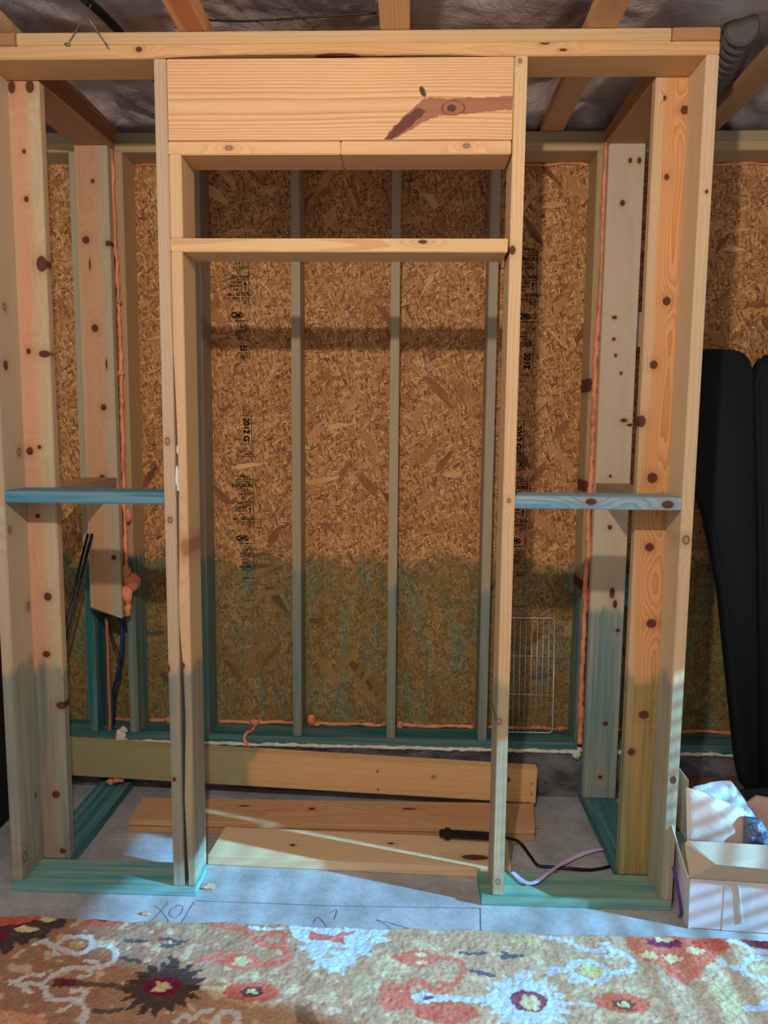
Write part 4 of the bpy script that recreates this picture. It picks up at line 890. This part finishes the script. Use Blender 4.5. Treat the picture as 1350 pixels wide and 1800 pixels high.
paint(poly_mask([(-0.368,-0.142),(-0.015,-0.139),(-0.077,-0.191),(-0.032,-0.199),(-0.094,-0.223),(-0.104,-0.254),(-0.091,-0.283),(-0.134,-0.275),(-0.152,-0.315),(-0.168,-0.325),(-0.175,-0.362),(-0.197,-0.340),(-0.216,-0.355),(-0.236,-0.328),(-0.271,-0.344),(-0.259,-0.305),(-0.289,-0.292),(-0.279,-0.262),(-0.318,-0.258),(-0.301,-0.227),(-0.344,-0.203)]), LB_)
paint(poly_mask([(-0.300,-0.169),(-0.268,-0.178),(-0.221,-0.192),(-0.192,-0.174),(-0.142,-0.164),(-0.183,-0.195),(-0.184,-0.222),(-0.245,-0.219),(-0.291,-0.206)]), COR); paint(e([(-0.198,-0.248)], .03, .010), (190, 150, 120), .7); paint(e([(-0.225,-0.284)], .02, .008), (190, 150, 120), .7)
paint(e([(-0.116,-0.398)], .03, .05), GRN, .38); paint(e([(-0.029,-0.318)], .05, .05), CRE, .38); paint(e([(-0.227,-0.450)], .05, .016), CRE, .38)
paint(e([(0.047,-0.279)], .062, .036), (216, 122, 100)); paint(e([(0.056,-0.279)], .026, .024, spike=.4, n=6), CRE)
for P_, w_ in (([(-0.030,-0.275),(0.001,-0.279),(0.056,-0.281),(0.116,-0.273),(0.159,-0.281),(0.181,-0.309),(0.175,-0.344),(0.153,-0.375),(0.128,-0.385),(0.104,-0.372)], .009), ([(0.135,-0.411),(0.087,-0.400),(0.046,-0.370),(0.013,-0.403),(0.018,-0.446),(0.045,-0.473),(0.084,-0.496),(0.144,-0.525)], .011), ([(-0.052,-0.406),(-0.011,-0.400),(0.013,-0.407)], .014)): paint(stroke_mask(P_, w_), (214, 118, 96))
paint(e([(-0.019,-0.451)], .05, .035), (214, 118, 96)); paint(e([(0.123,-0.486)], .09, .04), (206, 108, 86))
paint(poly_mask([(-0.295,-0.480),(-0.251,-0.472),(-0.224,-0.541),(-0.252,-0.561),(-0.286,-0.534)]), (96, 76, 70), .6)
for P_ in ([(0.182,-0.248),(0.216,-0.251),(0.248,-0.248)], [(0.304,-0.242),(0.334,-0.254),(0.369,-0.252)], [(0.301,-0.265),(0.333,-0.259)], [(0.207,-0.327),(0.236,-0.332),(0.269,-0.342)]): paint(stroke_mask(P_, .008), SLA)
paint(stroke_mask([(0.061,-0.437),(0.150,-0.436),(0.269,-0.437)], .011), LB_); paint(e([(0.061,-0.437)], .034, .020), LB_); paint(e([(0.071,-0.437)], .016, .009), MAR)
paint(e([(0.348,-0.439)], .110, .094, spike=.42, n=19), LB_); paint(stroke_mask([(0.428,-0.438),(0.474,-0.438)], .007), LB_); paint(stroke_mask([(0.474,-0.438),(0.530,-0.439)], .006), WHT, .8)
paint(stroke_mask([(0.339,-0.359),(0.354,-0.329),(0.378,-0.323)], .009), LB_)
paint(e([(0.355,-0.435)], .050, .040), (130, 36, 58)); paint(e([(0.359,-0.439)], .026, .026, spike=.3, n=6), CRE)
for P_, w_ in (([(0.444,-0.166),(0.496,-0.175),(0.530,-0.184),(0.542,-0.209),(0.583,-0.220),(0.645,-0.214),(0.682,-0.238),(0.694,-0.274),(0.672,-0.303),(0.635,-0.314),(0.603,-0.318)], .009), ([(0.645,-0.214),(0.640,-0.189),(0.613,-0.185)], .008), ([(0.645,-0.214),(0.644,-0.239),(0.615,-0.246)], .008),
              ([(0.606,-0.318),(0.600,-0.290),(0.574,-0.272),(0.533,-0.274),(0.500,-0.299),(0.510,-0.331),(0.548,-0.352),(0.582,-0.346),(0.606,-0.318)], .010), ([(0.500,-0.299),(0.468,-0.315),(0.428,-0.326)], .008), ([(0.468,-0.315),(0.459,-0.301),(0.428,-0.302)], .007), ([(0.502,-0.336),(0.485,-0.355),(0.510,-0.359)], .007), ([(0.500,-0.299),(0.502,-0.275),(0.523,-0.269)], .007)): paint(stroke_mask(P_, w_), LB_)
paint(e([(0.562,-0.306)], .034, .026), (206, 196, 130)); paint(e([(0.378,-0.188)], .06, .012), (206, 196, 130), .5)
paint(stroke_mask([(0.543,-0.388),(0.635,-0.375),(0.721,-0.384)], .008), CRE, .38); paint(stroke_mask([(0.534,-0.488),(0.606,-0.477),(0.677,-0.474)], .008), CRE, .5)
paint(e([(0.619,-0.431)], .078, .034), (214, 106, 82)); paint(e([(0.620,-0.436)], .032, .020), (100, 82, 72)); paint(e([(0.621,-0.435)], .017, .011), (214, 208, 150))
paint(poly_mask([(0.697,-0.155),(1.034,-0.134),(1.020,-0.192),(0.965,-0.225),(0.934,-0.260),(0.904,-0.276),(0.879,-0.315),(0.851,-0.330),(0.822,-0.362),(0.807,-0.332),(0.785,-0.319),(0.771,-0.282),(0.756,-0.264),(0.725,-0.255),(0.709,-0.216)]), (216, 112, 86))
paint(e([(0.965,-0.174)], .06, .03), (196, 82, 62)); paint(e([(0.820,-0.175)], .055, .022, spike=.3, n=9), (128, 40, 88)); paint(e([(0.825,-0.160)], .028, .010), CRE)
for q_ in ([(0.752,-0.234)], [(0.821,-0.244)], [(0.903,-0.208)]): paint(e(q_, .026, .016, spike=.4, n=7), CRE)
paint(stroke_mask([(1.033,-0.158),(1.063,-0.169),(1.078,-0.194),(1.124,-0.207)], .010), LB_); paint(e([(1.120,-0.162)], .055, .022), (110, 28, 62)); 
paint(stroke_mask([(0.966,-0.249),(0.985,-0.272),(1.017,-0.276)], .009), LB_); paint(stroke_mask([(1.114,-0.238),(1.080,-0.229),(1.031,-0.256),(1.018,-0.299),(1.063,-0.320)], .010), LB_); paint(e([(1.076,-0.275)], .024, .018), (206, 196, 150))
paint(stroke_mask([(0.956,-0.433),(0.996,-0.431),(1.035,-0.404)], .010), LB_); paint(e([(0.920,-0.388)], .04, .06), (212, 206, 150), .38); paint(e([(0.913,-0.461)], .03, .03), (212, 206, 150), .38)
colr = colr * (1 + (rng.rand(nyr, nxr)[..., None] - .5) * .42)
Zr = .011 + smooth(rng.rand(nyr, nxr) - .5, 1) * .006 + smooth(rng.rand(nyr, nxr) - .5, 12) * .012
edge_drop = np.clip((yb_edge[None, :] - Y) / .006, 0, 1); Zr = .001 + (Zr - .001) * (.35 + .65 * edge_drop)
vx = np.stack([X + smooth(rng.rand(nyr, nxr) - .5, 1) * .004, Y, np.clip(Zr, .001, None)], -1).reshape(-1, 3)
idx = np.arange(nxr * nyr).reshape(nyr, nxr)
fc = np.stack([idx[:-1, :-1], idx[:-1, 1:], idx[1:, 1:], idx[1:, :-1]], -1).reshape(-1, 4)
me = bpy.data.meshes.new('area_rug'); me.from_pydata(vx.tolist(), [], fc.tolist())
at = me.color_attributes.new('pile', 'FLOAT_COLOR', 'POINT')
at.data.foreach_set('color', np.concatenate([np.clip(colr, 0, 1), np.ones((nyr, nxr, 1))], -1).astype(np.float32).reshape(-1))
N = NT('rug_wool'); a_ = N.n('ShaderNodeAttribute', attribute_name='pile'); N.col(a_.outputs['Color']); N.b.inputs['Roughness'].default_value = .95; N.b.inputs['Specular IOR Level'].default_value = .1
N.bump(N.noise(N.n('ShaderNodeNewGeometry').outputs['Position'], 420, 2), .5, .003)
me.materials.append(N.m)
for p_ in me.polygons: p_.use_smooth = True
ro = bpy.data.objects.new('area_rug', me); COL.objects.link(ro)
tag(ro, 'tan wool rug with coral, charcoal and pale blue figures on the concrete floor', 'rug')
